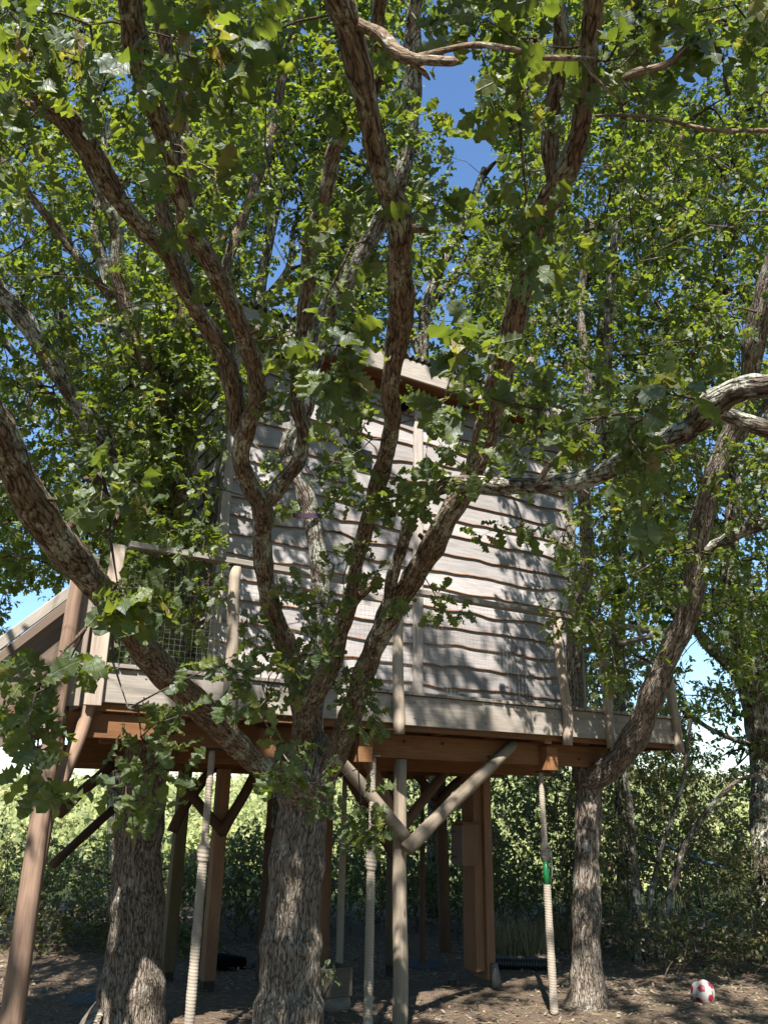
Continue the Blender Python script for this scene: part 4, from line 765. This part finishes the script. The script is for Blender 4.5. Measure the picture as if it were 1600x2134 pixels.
# strap round the lichen limb
c = P(652, 1052, 6.1); ax = (P(672, 1190, 6.1)-P(628, 1040, 6.1)); ax /= np.linalg.norm(ax); n1 = np.cross(ax, [0, 1, 0]); n1 /= np.linalg.norm(n1); n2 = np.cross(ax, n1)
ring = np.array([c+(-.035*n1 if 0 else 0)+.098*(math.cos(t)*n1+math.sin(t)*n2)+ax*.03*math.cos(t) for t in np.linspace(0, 2*pi, 33)]); c0 = P(640, 1075, 6.1); ring += (c0-c)
S = np.concatenate([ring-ax*.018, ring+ax*.018, ring*1.0+ax*.018+(ring-c0)*.06, ring-ax*.018+(ring-c0)*.06]); f = []
for i in range(32):
    for k in range(4): f.append((k*33+i, k*33+i+1, ((k+1) % 4)*33+i+1, ((k+1) % 4)*33+i))
tag(link('strap', mesh('strap', S, f, M_PURPLE)), 'dull purple strap tied round the lichen-grey limb in front of the cabin wall', 'strap')
# football
phi = (1+5**.5)/2; v12 = []
for a in (-1, 1):
    for b in (-phi, phi): v12 += [(0, a, b), (a, b, 0), (b, 0, a)]
v12 = np.array(v12)/np.linalg.norm([1, phi]); v20 = []
for i in range(12):
    for j in range(i+1, 12):
        for k in range(j+1, 12):
            if v12[i]@v12[j] > .4 and v12[j]@v12[k] > .4 and v12[i]@v12[k] > .4: c = v12[i]+v12[j]+v12[k]; v20.append(c/np.linalg.norm(c))
v20 = np.array(v20); A_ = np.vstack([v12/2.327, v20/2.267])
import bmesh
bm = bmesh.new(); bmesh.ops.create_icosphere(bm, subdivisions=5, radius=1.)
me = bpy.data.meshes.new('football'); bm.to_mesh(me); bm.free()
co = np.zeros(len(me.vertices)*3, np.float32); me.vertices.foreach_get('co', co); co = co.reshape(-1, 3).astype(float); co /= np.linalg.norm(co, axis=1)[:, None]
Rb = np.array(Matrix.Rotation(.5, 3, 'X')@Matrix.Rotation(.9, 3, 'Z')@Matrix.Rotation(.35, 3, 'Y')); A_ = A_@Rb.T
sc_ = np.sort(co@A_.T, 1); gap = sc_[:, -1]-sc_[:, -2]; r_ = .105*(1-.018*np.exp(-(gap/.006)**2)); me.vertices.foreach_set('co', (co*r_[:, None]).astype(np.float32).ravel())
for mm in (M_WHITE, M_RED, M_BGREY): me.materials.append(mm)
cen = np.zeros(len(me.polygons)*3, np.float32); me.polygons.foreach_get('center', cen); cen = cen.reshape(-1, 3).astype(float); cen /= np.linalg.norm(cen, axis=1)[:, None]
kk = np.argmax(cen@A_.T, 1); mi = np.zeros(len(kk), np.int32); mi[kk < 12] = 1
for j, q in enumerate(range(12)):
    if q in (0, 5): mi[kk == q] = 2
g2 = cen@np.cross(A_[3]/np.linalg.norm(A_[3]), [0, 0, 1.]); mi[(mi == 0) & (np.abs(g2-.25) < .05) & (cen[:, 2] < .3)] = 2
me.polygons.foreach_set('material_index', mi); me.polygons.foreach_set('use_smooth', np.ones(len(kk), bool)); me.update()
g = G(1467, 2095); tag(link('football', me, None, (g[0], g[1], .10)), 'white football with red and grey patches on the ground at the right', 'ball')
a, b = G(1330, 2072), G(1420, 2090); a[2] = b[2] = .02; v_, f_, b_ = tube(catmull([a, (a+b)/2+(0, .02, .01), b], 5), [.008]*11 if 0 else .007, 7); tag(link('stick', mesh('stick', v_, f_, M_DEAD, smooth=True)), 'thin dry stick lying left of the football', 'stick')
a, b = P(1395, 1765, 10.6), P(1520, 1812, 10.4); v_, f_, b_ = tube(catmull([a+(a-b)*.4, a, (a+b)/2-(0, 0, .02), b], 5), .022, 8); tag(link('blue_pole', mesh('blue_pole', v_, f_, M_BLUE, smooth=True)), 'pale blue pole leaning through the bushes at the right', 'pole')

# ------------------------------------------------------------------ undergrowth
def bush(label, x0, x1, y0, y1, zt, n, size=.055, seed=0, cat='bush', mat=None, ragged=.45, stems=40, tall=0):
    """a strip of bramble and bush: leaves on arching stems between x0..x1, y0..y1"""
    t = empty('bush', ((x0+x1)/2, (y0+y1)/2, 0)); tag(t, label, cat, 'bushes round the clearing'); lc = np.array(t.location)
    g = np.random.default_rng(seed); m_ = n//14
    X = g.uniform(x0, x1, m_); Y = y0+(y1-y0)*g.beta(1.1, 1.6, m_); ph = g.random(4)*6
    top = zt*(.80+ragged*.4*np.sin(X*1.3+ph[0])+ragged*.25*np.sin(X*3.1+Y*2+ph[1]))+tall*((Y-y0)/(y1-y0))
    Z = top*g.beta(1.15, 1.1, m_)+.05; dens = np.sin(X*2.3+Z*2.6+ph[2])+np.sin(Y*3+Z*3.4-X+ph[3])+.6*np.sin(X*6+Z*5); k = dens > -.85
    C = np.stack([X, Y, Z], 1)[k]; C[:, 2] += height(C[:, 0], C[:, 1])*.9
    D_ = rdir(len(C)); D_[:, 2] = np.abs(D_[:, 2]); D_[:, 1] -= .4
    pos, ax, nr, sz, (ts, te) = cluster_leaves(C, D_, 2, 7, .16, size, .8, .2)
    pos[:, 2] = np.maximum(pos[:, 2], .03); R = frames(ax, nr); tint = np.clip(g.beta(2, 2.6, len(pos))+.12*np.repeat(g.normal(size=len(C)), 14), 0, 1)
    link('foliage', leaves_mesh('foliage', pos-lc, R, sz, tint, TPL_B, mat or M_BUSH), t, kind='stuff')
    Sx = []; Ex = []
    for i in range(stems):
        c = C[g.integers(len(C))]; b0 = np.array([c[0]+g.normal()*.4, c[1]+g.normal()*.3, 0.]); p_ = catmull([b0, (b0+c)/2+(0, 0, .3*c[2]), c+g.normal(size=3)*.15], 4); Sx.append(p_[:-1]); Ex.append(p_[1:])
    S, E = np.vstack(Sx), np.vstack(Ex); S, E = np.vstack([S, ts]), np.vstack([E, te]); rr = np.concatenate([np.full(len(S)-len(ts), .007), np.full(len(ts), .0022)])
    v_, f_ = twig_mesh_parts(S-lc, E-lc, rr, rr*.8, 3); link('stems', mesh('stems', v_, f_, M_TWIG, attrs={'bk': v_}), t, kind='stuff')
bush('sunlit leafy bush beyond the stair posts at the far left', -6.5, -3.0, 10.6, 13.2, 1.45, 11000, seed=1)
bush('dark hedge of brambles seen between the grey oak and the centre oak', -3.0, -.6, 11.6, 13.6, 1.4, 10000, seed=2)
bush('shaded bramble thicket behind the props in the middle', -.6, 1.5, 12.2, 14.2, 1.9, 9000, seed=3)
bush('tangled yellow-green bush behind the black pipe', 1.4, 3.1, 11.2, 13.5, 2.5, 11000, seed=4)
bush('broad thicket behind the slim oak at the right', 2.6, 4.6, 10.9, 13.4, 2.7, 14000, seed=5)
bush('ragged thicket beyond the football at the far right', 4.4, 7.4, 10.6, 13.4, 2.9, 16000, seed=6)
bush('low green weeds at the edge of the clearing on the left', -5.0, -1.9, 10.2, 11.2, .5, 2600, .06, seed=7, stems=10)
bush('low weeds and brambles just behind the football', 2.6, 5.6, 9.6, 11.0, .55, 3800, .05, seed=8, stems=30)
bush('sunlit tall bushes in the distance seen under the left of the deck', -8, .5, 17, 20, 1.1, 5000, .11, seed=9, stems=10, mat=M_SCRUB)
bush('tall leafy bushes in the distance behind the square post', .5, 9, 15.5, 19, 4.4, 16000, .10, seed=10, stems=20)
bush('dense dark undergrowth behind the square posts on the left', -5, 1.5, 13.4, 15.5, 1.2, 9000, .075, seed=11, stems=10)
bush('dense undergrowth standing behind the thicket at the right', 1.5, 9, 13.2, 15.5, 2.2, 11000, .08, seed=12, stems=20)
for lb, pts in (('slim bare sapling trunk right of the slim oak', [(1322, 2045, 9.4, 20), (1325, 1900, 9.6, 18), (1318, 1750, 9.8, 16), (1305, 1640, 9.9, 13), (1290, 1500, 10, 10)]), ('thin sapling twinned close beside the bare sapling trunk', [(1340, 2040, 9.5, 14), (1350, 1900, 9.6, 12), (1375, 1780, 9.8, 10), (1420, 1640, 9.9, 8), (1440, 1500, 10, 6)]),
                ('dark leaning stem crossing the thicket at the right', [(1360, 2035, 9.8, 12), (1400, 1850, 9.9, 16), (1440, 1740, 10, 13), (1520, 1640, 10, 9), (1590, 1610, 10, 7)])):
    Q = [px(*p) for p in pts]; t = empty('sapling', (Q[0][0][0], Q[0][0][1], 0)); tag(t, lb, 'sapling'); lo = np.array(t.location)
    limb_mesh('trunk', [(p[0]-lo, p[1]) for p in Q], M_BARKB, t, 12, .1, 0, 91, 6)
# dry grass tuft
def grass(label, x, y, n, rad_, h, mat):
    g = G(x, y); a = rng.random(n)*2*pi; r_ = rad_*np.sqrt(rng.random(n)); S = np.stack([g[0]+r_*np.cos(a), g[1]+.6*r_*np.sin(a), np.zeros(n)], 1); d = rdir(n)*.4; d[:, 2] = 1; L_ = h*rng.uniform(.5, 1.1, n)[:, None]
    Mi = S+d*L_*.6; E = Mi+(d+np.array([0, 0, -.9])+rdir(n)*.5)*L_*.45; s_ = rdir(n)*.004; s_[:, 2] = 0
    V = np.stack([S-s_, S+s_, Mi+s_*.8, Mi-s_*.8, E+s_*.15, E-s_*.15], 1).reshape(-1, 3); f = np.array([[0, 1, 2, 3], [3, 2, 4, 5]])[None]+(np.arange(n)*6)[:, None, None]
    tag(link('grass_tuft', mesh('grass_tuft', V, f.reshape(-1, 4), mat, attrs={'tint': np.repeat(rng.random(n), 6)}), kind='stuff'), label, 'grass')
grass('long dry grass tuft behind the black ribbed pipe', 1060, 1985, 500, .5, .55, M_STRAW); grass('dry grass at the foot of the thicket left of the slim oak', 1165, 1975, 400, .4, .5, M_STRAW)

# ------------------------------------------------------------------ litter on the ground
n_ = 15000; X = rng.uniform(-5, 6.5, n_); Y = rng.uniform(5.8, 12, n_); k = (np.sin(X*1.9+Y)+np.sin(Y*2.7-X*1.2)+rng.normal(size=n_)*.9) > -.4; X, Y = X[k], Y[k]; pos = np.stack([X, Y, height(X, Y)+.012], 1)
ax = rdir(len(X)); ax[:, 2] *= .35; nr = rdir(len(X))*.45; nr[:, 2] += 1
tag(link('dead_leaves', leaves_mesh('dead_leaves', pos, frames(ax, nr), rng.uniform(.025, .06, len(X)), rng.random(len(X)), TPL_B, M_LITTER), kind='stuff'), 'dead leaves scattered over the bare ground under the trees', 'leaf litter')
n_ = 16000; X = rng.uniform(-5, 6.5, n_); Y = rng.uniform(5.8, 12, n_); S = np.stack([X, Y, height(X, Y)+.006+rng.random(n_)*.02], 1); d = rdir(n_); d[:, 2] *= .15; E = S+d*rng.uniform(.03, .12, n_)[:, None]
v_, f_ = twig_mesh_parts(S, E, .0016, .001, 3); tag(link('dry_stalks', mesh('dry_stalks', v_, f_, M_STRAW, attrs={'tint': np.repeat(rng.random(n_), 6)}), kind='stuff'), 'dry stalks and twig bits lying on the bare ground', 'ground litter')
# scrub on the hill
n_ = 34000; Y = 28+75*rng.random(n_)**1.6; X = rng.uniform(-.62, .55, n_)*Y; bl = 1.7*np.abs(np.sin(X*.55+np.sin(Y*.3)*2)*np.sin(Y*.42+X*.2)); pos = np.stack([X, Y, height(X, Y)+bl*rng.uniform(.4, 1.05, n_)+.1], 1)
nr = rdir(n_)*.8; nr[:, 2] += .7; nr[:, 1] -= .6
pos = np.repeat(pos, 3, 0)+rng.normal(size=(n_*3, 3))*.28; ax = rdir(n_*3); nr = np.repeat(nr, 3, 0)+rdir(n_*3)*.6; td = np.clip(np.repeat(.5+.3*np.sin(X*.5)*np.cos(Y*.35), 3)+rng.normal(size=n_*3)*.22, 0, 1)
tag(link('hill_scrub', leaves_mesh('hill_scrub', pos, frames(ax, nr), rng.uniform(.14, .34, n_*3)*np.repeat(Y, 3)**.5/6.5, td, TPL_B, M_SCRUB), kind='stuff'), 'sunlit scrub covering the far hillside seen under the deck', 'scrub')
print('polys', sum(len(o.data.polygons) for o in bpy.data.objects if o.type == 'MESH'), 'leaf', {o.name: len(o.data.polygons) for o in bpy.data.objects if o.type == 'MESH' and len(o.data.polygons) > 30000})
